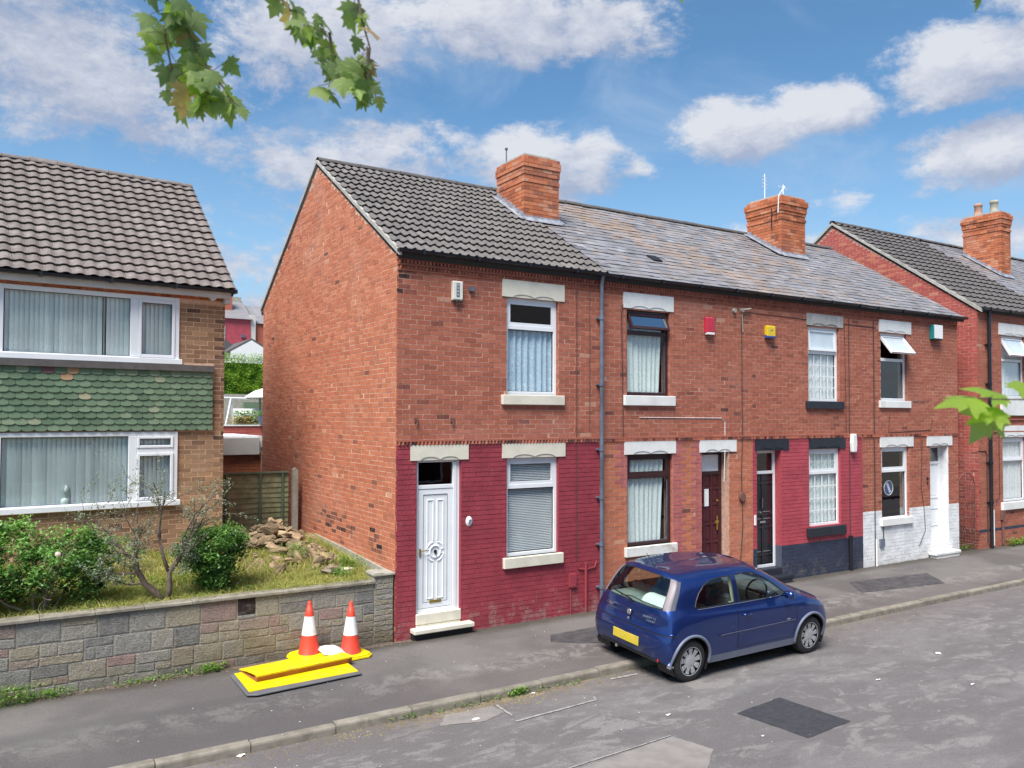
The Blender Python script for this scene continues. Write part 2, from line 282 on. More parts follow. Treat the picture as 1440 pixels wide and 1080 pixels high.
simple('cone_red', (.70, .055, .028), .5, .08, 8, dirt=(.35, .06, .04), dirtamt=.6, dscale=12); simple('cone_white', (.8, .8, .8), .4, .06, 8, dirt=(.5, .48, .45), dirtamt=.3, dscale=9); simple('board_yellow', (.82, .62, .0), .5, .06, 5, .2, 120, dirt=(.40, .30, .04), dirtamt=.6, dscale=7); simple('board_edge', (.12, .12, .13), .7, .1, 5, .3); simple('board_brown', (.3, .1, .03), .7, .15)
simple('grille', (.45, .45, .45), .6)
def glassmat(name, tint=(.9, .95, .95), refl=1.0, dark=0.):
    m, t = new_mat(name); t.N.remove(t.b)
    fr = t.n('ShaderNodeFresnel'); fr.inputs[0].default_value = 1.52
    tr = t.n('ShaderNodeBsdfTransparent'); tr.inputs[0].default_value = (*tint, 1)
    gl = t.n('ShaderNodeBsdfGlossy'); gl.inputs['Roughness'].default_value = .01
    wv = t.n('ShaderNodeBump'); wv.inputs['Strength'].default_value = .03; wv.inputs['Distance'].default_value = .02; t.L.new(t.noise(t.pos, 2.5, 2), wv.inputs['Height']); t.L.new(wv.outputs[0], gl.inputs['Normal'])
    mx = t.n('ShaderNodeMixShader'); gg = t.n('ShaderNodeNewGeometry'); t.L.new(t.m('MULTIPLY', t.m('MULTIPLY', fr.outputs[0], refl*1.9, clamp=True), t.m('SUBTRACT', 1., gg.outputs['Backfacing'])), mx.inputs[0])
    t.L.new(tr.outputs[0], mx.inputs[1]); t.L.new(gl.outputs[0], mx.inputs[2]); t.L.new(mx.outputs[0], t.o.inputs[0])
glassmat('glass', (.97, .98, .98)); simple('glass_pale', (.60, .68, .72), .15, .05, 3, coat=1); glassmat('glass_car', (.72, .82, .78), 1.0); glassmat('glass_dark', (.25, .28, .3), 1.2); glassmat('glass_sky', (.5, .6, .7), 6.0)  # second material is opaque; pale sky reflection is put into its colour
def carpaint():
    m, t = new_mat('car_blue'); b = t.b
    lw = t.n('ShaderNodeLayerWeight'); lw.inputs[0].default_value = .35
    t.set(b.inputs['Base Color'], t.mix(lw.outputs['Facing'], (.010, .040, .20), (.009, .03, .15)))
    b.inputs['Roughness'].default_value = .32; b.inputs['Metallic'].default_value = .72; b.inputs['Coat Weight'].default_value = 1; b.inputs['Coat Roughness'].default_value = .04
carpaint()
simple('car_trim', (.14, .16, .22), .45, .06); simple('car_black', (.012, .012, .014), .5); simple('tyre', (.018, .018, .02), .8, .2, 30, .3, 90); simple('hub', (.52, .53, .56), .35, .04, metal=.5)
simple('lamp_clear', (.20, .17, .19), .35, .05, spec=.3); simple('lamp_red', (.5, .02, .02), .15, coat=1); simple('lamp_smoke', (.1, .1, .12), .12, coat=1); simple('plate_yellow', (.62, .47, .04), .5, .1, 9, dirt=(.38, .31, .10), dirtamt=.8, dscale=9); simple('car_inside', (.09, .09, .10), .9, .2); simple('car_beige', (.42, .42, .36), .9, .1); simple('car_shelf', (.22, .25, .24), .9, .1)

# ------------------------------------------------------------------ object helpers
def link(o, parent=None, loc=None, rot=None):
    C.objects.link(o)
    if loc is not None: o.location = loc
    if rot is not None: o.rotation_euler = rot
    if parent is not None: o.parent = parent
    return o
def tag(o, label=None, cat=None, group=None, kind=None):
    if label: o['label'] = label
    if cat: o['category'] = cat
    if group: o['group'] = group
    if kind: o['kind'] = kind
    return o
def empty(name, loc=(0, 0, 0), rot=(0, 0, 0), label=None, cat=None, group=None):
    e = bpy.data.objects.new(name, None); e.empty_display_size = .2
    link(e, None, loc, rot); return tag(e, label, cat, group)
class MB:
    def __init__(s): s.v = []; s.f = []; s.t = []; s.mi = []; s.mats = []
    def mat(s, m):
        if m not in s.mats: s.mats.append(m)
        return s.mats.index(m)
    def add(s, vs, fs, tone=.5, mi=0, M=None):
        b = len(s.v)
        if M is not None: vs = [M @ Vector(q) for q in vs]
        s.v.extend(tuple(q) for q in vs)
        for f in fs: s.f.append(tuple(b+i for i in f)); s.t.append(tone); s.mi.append(mi)
        return s
    def box(s, a, b, tone=.5, mi=0, M=None):
        x0, y0, z0 = a; x1, y1, z1 = b
        return s.add([(x0, y0, z0), (x1, y0, z0), (x1, y1, z0), (x0, y1, z0), (x0, y0, z1), (x1, y0, z1), (x1, y1, z1), (x0, y1, z1)],
              [(0, 3, 2, 1), (4, 5, 6, 7), (0, 1, 5, 4), (1, 2, 6, 5), (2, 3, 7, 6), (3, 0, 4, 7)], tone, mi, M)
    def prism(s, pts, lo, hi, axis=1, tone=.5, mi=0, M=None):   # polygon pts in the two other axes, extruded along axis
        n = len(pts)
        def mk(p, d):
            q = [p[0], p[1]]; q.insert(axis, d); return tuple(q)
        vs = [mk(p, lo) for p in pts]+[mk(p, hi) for p in pts]
        fs = [tuple(range(n)), tuple(reversed(range(n, 2*n)))]+[(i, n+i, n+(i+1) % n, (i+1) % n) for i in range(n)]
        return s.add(vs, fs, tone, mi, M)
    def tube(s, pts, r, k=8, tone=.5, mi=0, cap=True, M=None):
        pts = [Vector(p) for p in pts]; rs = r if isinstance(r, (list, tuple)) else [r]*len(pts); b = []; vs = []; fs = []
        prev = None
        for i, p in enumerate(pts):
            d = (pts[min(i+1, len(pts)-1)]-pts[max(i-1, 0)]).normalized()
            if prev is None: a = d.orthogonal().normalized()
            else:
                a = prev-d*prev.dot(d); a = a.normalized() if a.length > 1e-6 else d.orthogonal().normalized()
            prev = a; c = d.cross(a)
            for j in range(k): th = 2*PI*j/k; vs.append(p+(a*math.cos(th)+c*math.sin(th))*rs[i])
        for i in range(len(pts)-1):
            for j in range(k): fs.append((i*k+j, i*k+(j+1) % k, (i+1)*k+(j+1) % k, (i+1)*k+j))
        if cap: fs.append(tuple(reversed(range(k)))); fs.append(tuple((len(pts)-1)*k+j for j in range(k)))
        return s.add(vs, fs, tone, mi, M)
    def lathe(s, prof, k=24, axis=2, c=(0, 0, 0), tone=.5, mi=0, M=None):
        vs = []; fs = []; n = len(prof)
        for r, h in prof:
            for j in range(k):
                th = 2*PI*j/k; a, b = r*math.cos(th), r*math.sin(th)
                q = {2: (a, b, h), 1: (a, h, b), 0: (h, a, b)}[axis]; vs.append((q[0]+c[0], q[1]+c[1], q[2]+c[2]))
        for i in range(n-1):
            for j in range(k): fs.append((i*k+j, i*k+(j+1) % k, (i+1)*k+(j+1) % k, (i+1)*k+j))
        return s.add(vs, fs, tone, mi, M)
    def build(s, name, mat=None, parent=None, smooth=False, loc=None, rot=None, bevel=0):
        me = bpy.data.meshes.new(name); me.from_pydata(s.v, [], s.f)
        ms = mat if isinstance(mat, (list, tuple)) else [mat] if mat else s.mats
        for x in ms: me.materials.append(MATS[x])
        if len(ms) > 1: me.polygons.foreach_set('material_index', s.mi)
        a = me.attributes.new('tone', 'FLOAT', 'FACE'); a.data.foreach_set('value', s.t)
        if smooth: me.polygons.foreach_set('use_smooth', [True]*len(me.polygons))
        me.update(); o = bpy.data.objects.new(name, me); link(o, parent, loc, rot)
        if bevel:
            bm_ = o.modifiers.new('bevel', 'BEVEL'); bm_.width = bevel; bm_.segments = 1; bm_.limit_method = 'ANGLE'
        return o
def boxo(name, a, b, mat, parent=None, bevel=0, **k): return MB().box(a, b).build(name, mat, parent, bevel=bevel, **k)
PM = {}
def pmesh(key, vs, fs, mat, smooth=False):
    k = (key, mat)
    if k not in PM:
        me = bpy.data.meshes.new(str(key[0])); me.from_pydata([tuple(v) for v in vs], [], fs); me.materials.append(MATS[mat])
        if smooth: me.polygons.foreach_set('use_smooth', [True]*len(me.polygons))
        PM[k] = me
    return PM[k]
class Pieces:      # alike pieces of one kind; the 300 that show largest become parts, the rest one stuff mesh per holder
    def __init__(s): s.L = []
    def add(s, holder, key, vs, fs, M, tone, mat, size, W, smooth=False):
        p = W @ M; d = p.translation-CAM; nrm = (p.to_3x3() @ Vector((0, -1, 0) if key[0] in ('brick', 'stone') else (0, 0, 1))).normalized()
        score = size*abs(d.normalized().dot(nrm))/d.length**2
        f = fw.dot(d); vis = f > 0 and abs(r2.dot(d)/f) < .64 and abs(u2.dot(d)/f) < .52
        s.L.append((score if vis else score*1e-3, holder, key, vs, fs, M, tone, mat, smooth))
    def flush(s, name, limit=295):
        s.L.sort(key=lambda q: -q[0]); rest = {}
        for i, (sc, h, key, vs, fs, M, tone, mat, sm) in enumerate(s.L):
            if i < limit:
                o = bpy.data.objects.new(name, pmesh(key, vs, fs, mat, sm)); C.objects.link(o); o.parent = h; o.matrix_basis = M; o['tone'] = float(tone)
            else: rest.setdefault(h.name, (h, []))[1].append((vs, fs, M, tone, mat, sm))
        for h, L in rest.values():
            mb = MB(); sm = False
            for vs, fs, M, tone, mat, sm in L: mb.add(vs, fs, tone, mb.mat(mat), M)
            tag(mb.build(name, None, h, smooth=sm), kind='stuff')
def T(x, y, z): return Matrix.Translation((x, y, z))
def Rz(a): return Matrix.Rotation(a, 4, 'Z')
def Rx(a): return Matrix.Rotation(a, 4, 'X')
def Ry(a): return Matrix.Rotation(a, 4, 'Y')
BOXF = [(0, 3, 2, 1), (4, 5, 6, 7), (0, 1, 5, 4), (1, 2, 6, 5), (3, 0, 4, 7)]
def brick_shape(w, h, d):
    return [(-w/2, 0, -h/2), (w/2, 0, -h/2), (w/2, d, -h/2), (-w/2, d, -h/2), (-w/2, 0, h/2), (w/2, 0, h/2), (w/2, d, h/2), (-w/2, d, h/2)]
def sub_iv(iv, cuts):
    out = [iv]
    for a, b in cuts:
        nx = []
        for x0, x1 in out:
            if b <= x0 or a >= x1: nx.append((x0, x1))
            else:
                if a > x0: nx.append((x0, a))
                if b < x1: nx.append((b, x1))
        out = nx
    return [(a, b) for a, b in out if b-a > .02]
def brick_field(P, holder, W, u0, u1, z0, z1, opens, matf, tonef, top=None, ch=.0755, bl=.2275, joint=.0105, depth=.02, seed=1, header=0):
    r = random.Random(seed); k = 0; z = z0
    while z < z1-.01:
        zt = min(z+ch, z1); u = u0-r.uniform(0, .02)-(k % 2)*(bl/2+.003)-(0 if not header else ((k//2) % 3)*bl*.25)
        cuts = [(a-.004, b+.004) for a, b, c, d in opens if c < zt-.008 and d > z+.008]
        n = k
        while u < u1:
            w = bl if (header == 0 or n % (header+1)) else bl*.5
            for a, b in sub_iv((max(u+joint/2, u0), min(u+w-joint/2, u1)), cuts):
                za, zb = z+joint/2, zt-joint/2; cu = (a+b)/2
                if top:
                    tv = min(top(a), top(b))
                    if tv < za+.02: continue
                    zb = min(zb, tv)
                cz = (za+zb)/2; w_ = round(b-a, 3); h_ = round(zb-za, 3)
                mt = matf(cu, cz)
                if mt is None: continue
                dp = depth if abs(a-u0) > .005 and abs(b-u1) > .005 else depth*.5
                vs = brick_shape(w_, h_, dp+.01)
                M = T(cu, r.uniform(-.0015, .0025)-(.0022 if mt.startswith('paint') else 0), cz) @ Ry(R(r.uniform(-.35, .35))) @ Rz(R(r.uniform(-.5, .5)))
                P.add(holder, ('brick', w_, h_, dp), vs, BOXF, M, tonef(cu, cz, r), mt, w_*h_, W)
            u += w; n += 1
        z += ch; k += 1
def core(holder_name, parent, loc, rot, u0, u1, z0, z1, opens, mats, back=.24, front=.003, top=None, reveal=None, matf=None):
    us = sorted({u0, u1, *[min(max(q, u0), u1) for o in opens for q in o[:2]]}); zs = sorted({z0, z1, *[min(max(q, z0), z1) for o in opens for q in o[2:4]]})
    if matf: zs = sorted(set(zs) | {q for q in matf.get('zs', []) if z0 < q < z1})
    mb = MB()
    for x in mats: mb.mat(x)
    if top is None:
        for i in range(len(us)-1):
            for j in range(len(zs)-1):
                cu, cz = (us[i]+us[i+1])/2, (zs[j]+zs[j+1])/2
                if any(o[0] < cu < o[1] and o[2] < cz < o[3] for o in opens): continue
                mi = matf['f'](cz) if matf else 0
                mb.box((us[i], front, zs[j]), (us[i+1], back, zs[j+1]), .5, mi)
    else:
        kn = sorted({u0, u1, *top.knots(u0, u1)}, reverse=True); mb.prism([(u0, z0), (u1, z0)]+[(q, top(q)-.01) for q in kn], front, back, 1)
    return mb.build(holder_name, None, parent, loc=loc, rot=rot)
class Rake:        # gable outline height as a function of u
    def __init__(s, pts): s.p = pts
    def __call__(s, u):
        for (a, ha), (b, hb) in zip(s.p, s.p[1:]):
            if a <= u <= b: return ha+(hb-ha)*(u-a)/(b-a)
        return s.p[0][1] if u < s.p[0][0] else s.p[-1][1]
    def knots(s, a, b): return [q[0] for q in reversed(s.p) if a <= q[0] <= b]

# ------------------------------------------------------------------ windows and doors (facade frame: x along, y inward, z up)
def reveals(parent, u0, u1, z0, z1, mat, y1=.08):
    b = MB(); r = random.Random(int(u0*100+z0*10)); z = z0
    while z < z1-.005:
        q = min(z+.066, z1)
        for x0, x1 in ((u0, u0+.0035), (u1-.0035, u1)): b.box((x0, .004, z), (x1, y1, q), r.uniform(.3, .75))
        z += .0755
    tag(b.build('reveal_brick', mat, parent), kind='stuff')
def fr(mb, u0, u1, z0, z1, w, y0, y1, mi=0):
    mb.box((u0, y0, z0), (u0+w, y1, z1), mi=mi); mb.box((u1-w, y0, z0), (u1, y1, z1), mi=mi)
    mb.box((u0+w, y0+.001, z1-w), (u1-w, y1-.001, z1), mi=mi); mb.box((u0+w, y0+.001, z0), (u1-w, y1-.001, z0+w), mi=mi)
def folds(u0, u1, z0, z1, y, amp=.025, n=9, seed=0, gather=0.):
    r = random.Random(seed); K = n*8; vs = []; fs = []
    ph = [r.uniform(-.6, .6) for _ in range(n+2)]; am = [r.uniform(.4, 1.3) for _ in range(n+2)]
    for j, z in enumerate((z0, (z0+z1)/2, z1)):
        for i in range(K+1):
            q = i/8; k = int(q); f = q-k; ps = ph[k]*(1-f)+ph[k+1]*f; aa = am[k]*(1-f)+am[k+1]*f
            sq = 1-gather*(1-j/2)*.5; cx = u0+(u1-u0)*(.5+(i/K-.5)*sq)
            vs.append((cx, y+amp*aa*math.sin(2*PI*(q+ps*.3)), z))
    for j in range(2):
        for i in range(K): a = j*(K+1)+i; fs.append((a, a+1, a+K+2, a+K+1))
    return MB().add(vs, fs)
def window(parent, u0, u1, z0, z1, mat='upvc', split=None, open_=0., lattice=None, curtain='net', y=.06, rev='brick_front', ctop=None, toppane=None, sill=None, lintel=None, fw_=.06, label=None, seed=0, pane='glass', reflect=None):
    mb = MB(); fr(mb, u0, u1, z0, z1, fw_, y, y+.07)
    if rev: reveals(parent, u0, u1, z0, z1, rev)
    if split: mb.box((u0+fw_, y-.003, split-.035), (u1-fw_, y+.07, split+.035))
    w = mb.build('window', mat, parent, bevel=.004)
    if label: w['label'] = label
    lights = [(z0, split-.035), (split+.035, z1)] if split else [(z0, z1)]
    for i, (a, b) in enumerate(lights):
        a_ = a+(fw_ if i == 0 else 0); b_ = b-(fw_ if i == len(lights)-1 else 0)
        if split and i == 1:    # top-hung light in its own sash
            cs = MB(); H = b_-a_; Wd = u1-u0-2*fw_; cm = cs
            fr(cm, 0, Wd, -H, 0, .045, -.025 if open_ else -.012, .03)
            c_ = cm.build('casement', mat, w, loc=(u0+fw_, y+.012, b_), rot=(-R(open_), 0, 0))
            pn = boxo('pane', (u0+fw_+.04, y+.01, a_+.04), (u1-fw_-.04, y+.016, b_-.04), toppane or pane, w)
            if open_:
                pn.location = (u0+fw_, y+.012, b_); pn.rotation_euler = (-R(open_), 0, 0)
                pn.data.clear_geometry(); pn.data.from_pydata(*[(lambda m: (m.v, [], m.f))(MB().box((.04, .0, -H+.04), (Wd-.04, .006, -.04)))][0]); pn.data.materials.clear(); pn.data.materials.append(MATS[toppane or 'glass_sky'])
        else:
            boxo('pane', (u0+fw_-.01, y+.03, a_-.01), (u1-fw_+.01, y+.036, b_+.01), pane, w)
            if not split or i == 0:
                gk = MB(); fr(gk, u0+fw_, u1-fw_, a_, b_, .008, y+.022, y+.045); gk.build('gasket', 'dark' if mat == 'upvc' else 'pipe_grey', w)
        if lattice:
            nc, nr = lattice[0], lattice[1+i]; L = MB()
            for q in range(1, nc): x = u0+fw_+(u1-u0-2*fw_)*q/nc; L.box((x-.008, y+.02, a_), (x+.008, y+.029, b_))
            for q in range(1, nr): zz = a_+(b_-a_)*q/nr; L.box((u0+fw_, y+.018, zz-.008), (u1-fw_, y+.027, zz+.008))
            L.build('glazing_bar', 'upvc', w)
    cy = y+.078
    if curtain == 'vertical':
        n = int((u1-u0)/.085); B_ = MB(); r = random.Random(seed)
        for i in range(n+1):
            x = u0+(u1-u0)*(i+.5)/(n+1); an = R(62+r.uniform(-7, 7)); h = .052
            dx, dy = h*math.sin(an), h*math.cos(an)
            B_.add([(x-dx, cy-dy, z0), (x+dx, cy+dy, z0), (x+dx, cy+dy, z1), (x-dx, cy-dy, z1)], [(0, 1, 2, 3)], r.uniform(.25, .75))
        B_.build('vertical_blind', 'blind', w)
    elif curtain == 'venetian':
        B_ = MB(); n = int((z1-z0)/.028)
        for i in range(n):
            zz = z0+.02+i*.028; B_.add([(u0+.03, cy-.012, zz), (u1-.03, cy-.012, zz), (u1-.03, cy+.010, zz+.019), (u0+.03, cy+.010, zz+.019)], [(0, 1, 2, 3)], .5)
        B_.build('venetian_blind', 'blind_pale', w)
    elif curtain:
        g = .35 if curtain == 'curtain_lace2' else 0
        folds(u0+.01, u1-(.10 if g else .01), z0-.02, ctop or z1, cy+.005, .028, 8, seed, g).build('curtain', 'curtain_lace' if g else {'net': 'curtain_net'}.get(curtain, curtain), w, smooth=True)
    if sill:
        sm, sz0, sz1, pr, ex = sill; boxo('window_sill', (u0-ex, -pr, sz0), (u1+ex, y+.06, sz1), sm, parent, bevel=.008)
    if lintel: scallop(parent, *lintel)
    return w
def scallop(parent, u0, u1, z0, z1, mat, ledge=.018):
    # stone head whose lower edge is cut in two shallow bows; the inset panel sits proud of the wall
    n = 16; pts = [(u0, z1), (u0, z0)]; a, b = u0+(u1-u0)*.16, u1-(u1-u0)*.16
    for i in range(n+1):
        q = i/n; h = .042*abs(math.sin(2*PI*q))**.7*(1 if q not in (0, .5, 1) else .0)+.012*(0 < q < 1)
        pts.append((a+(b-a)*q, z0+h))
    pts += [(u1, z0), (u1, z1)]
    mb = MB(); mb.prism(list(reversed(pts)), -ledge, .03, 1); mb.box((u0+.01, -.006, z0+.001), (u1-.01, .12, z1-.001)); return mb.build('lintel', mat, parent)
def upvc_door(parent, u0, u1, z0, z1, ztr, y=.06, label=None):
    mb = MB(); fr(mb, u0, u1, z0, z1, .055, y, y+.07); mb.box((u0+.055, y-.002, ztr-.03), (u1-.055, y+.068, ztr+.03))
    mb.box((u1-.115, y-.012, z0), (u1-.055, y+.05, z1-.056))
    f = mb.build('door_frame', 'upvc', parent, bevel=.004); boxo('fanlight', (u0+.05, y+.03, ztr+.03), (u1-.1, y+.035, z1-.05), 'glass_dark', f)
    a, b, c, d = u0+.06, u1-.118, z0+.06, ztr-.035
    L = MB(); L.box((a, y+.02, c), (b, y+.06, d)); fr(L, a+.005, b-.005, c+.005, d-.005, .075, y+.006, y+.03)
    k = MB(); fr(k, a+.082, b-.082, c+.082, d-.082, .006, y+.012, y+.03)
    cu, cz = (a+b)/2, c+(d-c)*.47; wq = .075
    # moulded panels: four tall fields cut by a ring
    def bar(x0, z0_, x1, z1_): L.tube([(x0, y+.016, z0_), (x1, y+.016, z1_)], .009, 6)
    for s in (-1, 1):
        xi, xo = cu+s*.035, cu+s*.135
        for e, zz in ((1, d-.17), (-1, c+.14)):
            bar(xi, zz, xo, zz); bar(xi, zz, xi, cz+e*.17); bar(xo, zz, xo, cz+e*.07)
            bar(xo, cz+e*.035, xo-s*.03, cz+e*.035)
            arc = [(cu+s*.15*math.cos(t_), y+.016, cz+e*.15*math.sin(t_)) for t_ in np.linspace(.25, 1.32, 8)]; L.tube(arc, .011, 6)
    L.tube([(cu+.09*math.cos(t_), y+.014, cz+.09*math.sin(t_)) for t_ in np.linspace(0, 2*PI, 25)], .014, 6)
    dr = L.build('door', 'upvc', parent, smooth=False)
    if label: dr['label'] = label
    k.build('door_seal', 'pipe_grey', dr)
    MB().lathe([(.0, .0), (.026, .0), (.026, .012), (.0, .014)], 14, 1, (cu, y+.0, cz)).tube([(cu, y-.002, cz), (cu, y-.006, cz-.04)], .014).build('knocker', 'car_black', dr)
    boxo('letterbox', (cu-.10, y-.004, c+.075), (cu+.10, y+.014, c+.115), 'brass', dr, bevel=.003)
    MB().box((a+.015, y-.012, cz-.06), (a+.04, y+.01, cz+.06)).tube([(a+.028, y-.03, cz+.03), (a+.12, y-.03, cz+.03)], .008, 6).build('door_handle', 'brass', dr)
    return dr
def panel_door(parent, u0, u1, z0, z1, ztr, matf_, matd, y, rows, cols=2, label=None, fanmat='glass_dark'):
    mb = MB(); fr(mb, u0, u1, z0, z1, .06, y, y+.07); mb.box((u0+.06, y-.002, ztr-.03), (u1-.06, y+.068, ztr+.03)); f = mb.build('door_frame', matf_, parent, bevel=.004)
    boxo('fanlight', (u0+.05, y+.03, ztr+.03), (u1-.05, y+.036, z1-.05), fanmat, f)
    a, b, c, d = u0+.06, u1-.06, z0+.04, ztr-.03; L = MB(); L.box((a, y+.035, c), (b, y+.06, d))
    st = .055; xs = [a+(b-a)*i/cols for i in range(cols+1)]; zs = [c]+[c+(d-c)*q for q in rows]+[d]
    for x in xs: L.box((max(a, x-st/2), y+.012, c), (min(b, x+st/2), y+.04, d))
    for zz in zs: L.box((a, y+.0135, max(c, zz-st/2)), (b, y+.04, min(d, zz+st/2)))
    for i in range(cols):
        for j in range(len(zs)-1):
            x0, x1, q0, q1 = xs[i]+st*.8, xs[i+1]-st*.8, zs[j]+st*.8, zs[j+1]-st*.8
            if x1 > x0 and q1 > q0: L.box((x0, y+.024, q0), (x1, y+.04, q1))
    dr = L.build('door', matd, parent, bevel=.004)
    if label: dr['label'] = label
    return dr, (a, b, c, d)
def curve_text(body, size, parent, M, mat, name='lettering'):
    cu = bpy.data.curves.new(name, 'FONT'); cu.body = body; cu.size = size; cu.align_x = 'CENTER'; cu.align_y = 'CENTER'; cu.extrude = .001
    o = bpy.data.objects.new(name, cu); C.objects.link(o); dg = bpy.context.evaluated_depsgraph_get()
    me = bpy.data.meshes.new_from_object(o.evaluated_get(dg)); bpy.data.objects.remove(o); me.materials.clear(); me.materials.append(MATS[mat])
    q = bpy.data.objects.new(name, me); C.objects.link(q); q.parent = parent; q.matrix_basis = M; return q

# ------------------------------------------------------------------ ground, road, pavement, kerb
def sheet(name, pts, z, mat, kind='structure', parent=None, thick=None):
    mb = MB(); vs = [(x, y, z(x, y) if callable(z) else z) for x, y in pts]; mb.add(vs, [tuple(range(len(pts)))]); o = mb.build(name, mat, parent)
    if kind: o['kind'] = kind
    return o
sheet('ground', [(-900, -900), (900, -900), (900, 900), (-900, 900)], -.16, 'ground')
KY = lambda x: -2.55+.014*x                      # kerb face
sheet('road', [(-60, -9.6), (90, -9.6), (90, KY(14)+.02), (14, KY(14)+.02), (-60, KY(-60)+.02)], -.13, 'road')
def PAVZ(x, y): return -.034+(.034+.0028*min(max(x, 0), 30))*min(1, (y+2.45)/2.45)
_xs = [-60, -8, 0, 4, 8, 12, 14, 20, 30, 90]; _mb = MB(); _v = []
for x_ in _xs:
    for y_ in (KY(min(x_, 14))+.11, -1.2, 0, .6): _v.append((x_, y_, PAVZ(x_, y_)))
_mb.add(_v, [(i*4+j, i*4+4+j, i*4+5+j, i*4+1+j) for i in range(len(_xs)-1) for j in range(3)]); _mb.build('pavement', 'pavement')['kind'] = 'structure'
boxo('far_pavement', (-60, -12.6, -.15), (90, -9.62, -.02), 'pavement')['kind'] = 'structure'
kerb = MB().box((-60, KY(-60)+.02, -.3), (-59.9, KY(-60)+.1, -.05)).build('kerb', 'kerb'); kerb['kind'] = 'structure'
kr = random.Random(5); x = -7.0; i = 0
while x < 30:
    L_ = .915 if kr.random() > .15 else .6; y0, y1 = KY(min(x, 14)), KY(min(x+L_, 14)); g = .006; dz = kr.uniform(-.006, .006)
    a, b = x+g, x+L_-g; ya = KY(min(a, 14)); yb = KY(min(b, 14)); zt = -.03+dz
    pr = [(0, -.2), (0, zt-.028), (.006, zt-.01), (.022, zt), (.125, zt), (.125, -.2)]
    vs = [(a, ya+q, z_) for q, z_ in pr]+[(b, yb+q, z_) for q, z_ in pr]; n = len(pr)
    fs = [(i_, n+i_, n+(i_+1) % n, (i_+1) % n) for i_ in range(n)]+[tuple(range(n))[::-1], tuple(range(n, 2*n))]
    o = MB().add(vs, fs, kr.uniform(.2, .8)).build('kerb_stone', 'kerb', kerb); x += L_
for pts, mt, nm in (([(2.39, -4.41), (3.25, -4.32), (3.31, -5.28), (2.49, -5.34)], 'asphalt_new', 'asphalt_patch'),
                    ([(1.26, -4.54), (-.1, -4.66), (-.6, -5.6), (.6, -5.6), (1.40, -5.02)], 'asphalt_pale', 'asphalt_patch'),
                    ([(-.25, -3.1), (.1, -2.95), (.06, -2.72), (-.55, -2.68), (-.75, -2.95)], 'asphalt_pale', 'asphalt_patch')):
    r = random.Random(len(pts)); P_ = []
    for (a, b), (c, d) in zip(pts, pts[1:]+pts[:1]):
        for k in range(8): q = k/8; P_.append((a+(c-a)*q+r.uniform(-.008, .008), b+(d-b)*q+r.uniform(-.008, .008)))
    sheet(nm, P_[::-1], -.126, mt)
for pts, nm in (([(9.6, -.75), (9.0, -1.45), (11.3, -1.75), (11.9, -1.0)], 'asphalt_patch'), ([(2.2, -.85), (2.0, -1.15), (3.1, -1.9), (3.9, -1.7), (3.6, -.8)], 'asphalt_patch')):
    sheet(nm, list(reversed(pts)), lambda x, y: PAVZ(x, y)+.005, 'asphalt_dark')
for a, b, w in (((.04, -3.29), (1.25, -3.21), .022), ((1.25, -3.21), (1.30, -3.10), .022), ((.12, -2.72), (.10, -3.12), .02), ((1.9, -2.68), (2.35, -2.70), .03), ((-1.0, -4.66), (1.26, -4.52), .012)):
    a, b = Vector(a), Vector(b); d = (b-a).normalized(); nn = Vector((-d.y, d.x))*w; P_ = []
    for k in range(9): q = a+(b-a)*k/8; P_.append(q+nn*random.uniform(.6, 1.1))
    for k in range(8, -1, -1): q = a+(b-a)*k/8; P_.append(q-nn*random.uniform(.6, 1.1))
    sheet('road_marking', [(q.x, q.y) for q in reversed(P_)], -.121, 'line_worn')

# ------------------------------------------------------------------ roofs
def wave_tile(W_, L_, nw, amp, th=.034, steep=True):
    prof = [(0, 0), (.30, .02), (.46, .55), (.60, 1), (.76, .9), (.90, .25)] if steep else [(0, 0), (.22, .1), (.4, .75), (.55, 1), (.72, .85), (.9, .15)]
    us = []; 
    for k in range(nw):
        for a, h in prof: us.append(((k+a)/nw*W_, h*amp))
    us.append((W_-.004, 0)); n = len(us); rise = .046
    th = .014
    vs = [(u-W_/2, 0, h+rise) for u, h in us]+[(u-W_/2, L_, h) for u, h in us]+[(u-W_/2, .002, h+rise-th) for u, h in us]+[(u-W_/2, .12, h*.95+rise*.66-th) for u, h in us]
    fs = [(i, i+1, n+i+1, n+i) for i in range(n-1)]+[(2*n+i, 2*n+i+1, i+1, i) for i in range(n-1)]+[(3*n+i, 3*n+i+1, 2*n+i+1, 2*n+i) for i in range(n-1)]
    return vs, fs
def lay_tiles(P, holder, W, u0, u1, slen, g, tw, nw, amp, mat, tonef, eav=.1, steep=True, seed=0, cut=None, key='tile', L_=None):
    vs, fs = wave_tile(tw, L_ or g+.07, nw, amp, steep=steep); r = random.Random(seed); k = 0; s_ = -eav
    while s_ < slen-.12:
        i = 0; u = u0
        while u < u1-.05:
            cu = u+tw/2
            if not (cut and cut(cu, s_+g/2)):
                M = T(cu, s_+r.uniform(-.004, .004), .0+r.uniform(0, .003)) @ Rz(R(r.uniform(-.3, .3)))
                P.add(holder, (key, tw, nw), vs, fs, M, tonef(r, cu, s_), mat, tw*g, W)
            u += tw; i += 1
        s_ += g; k += 1
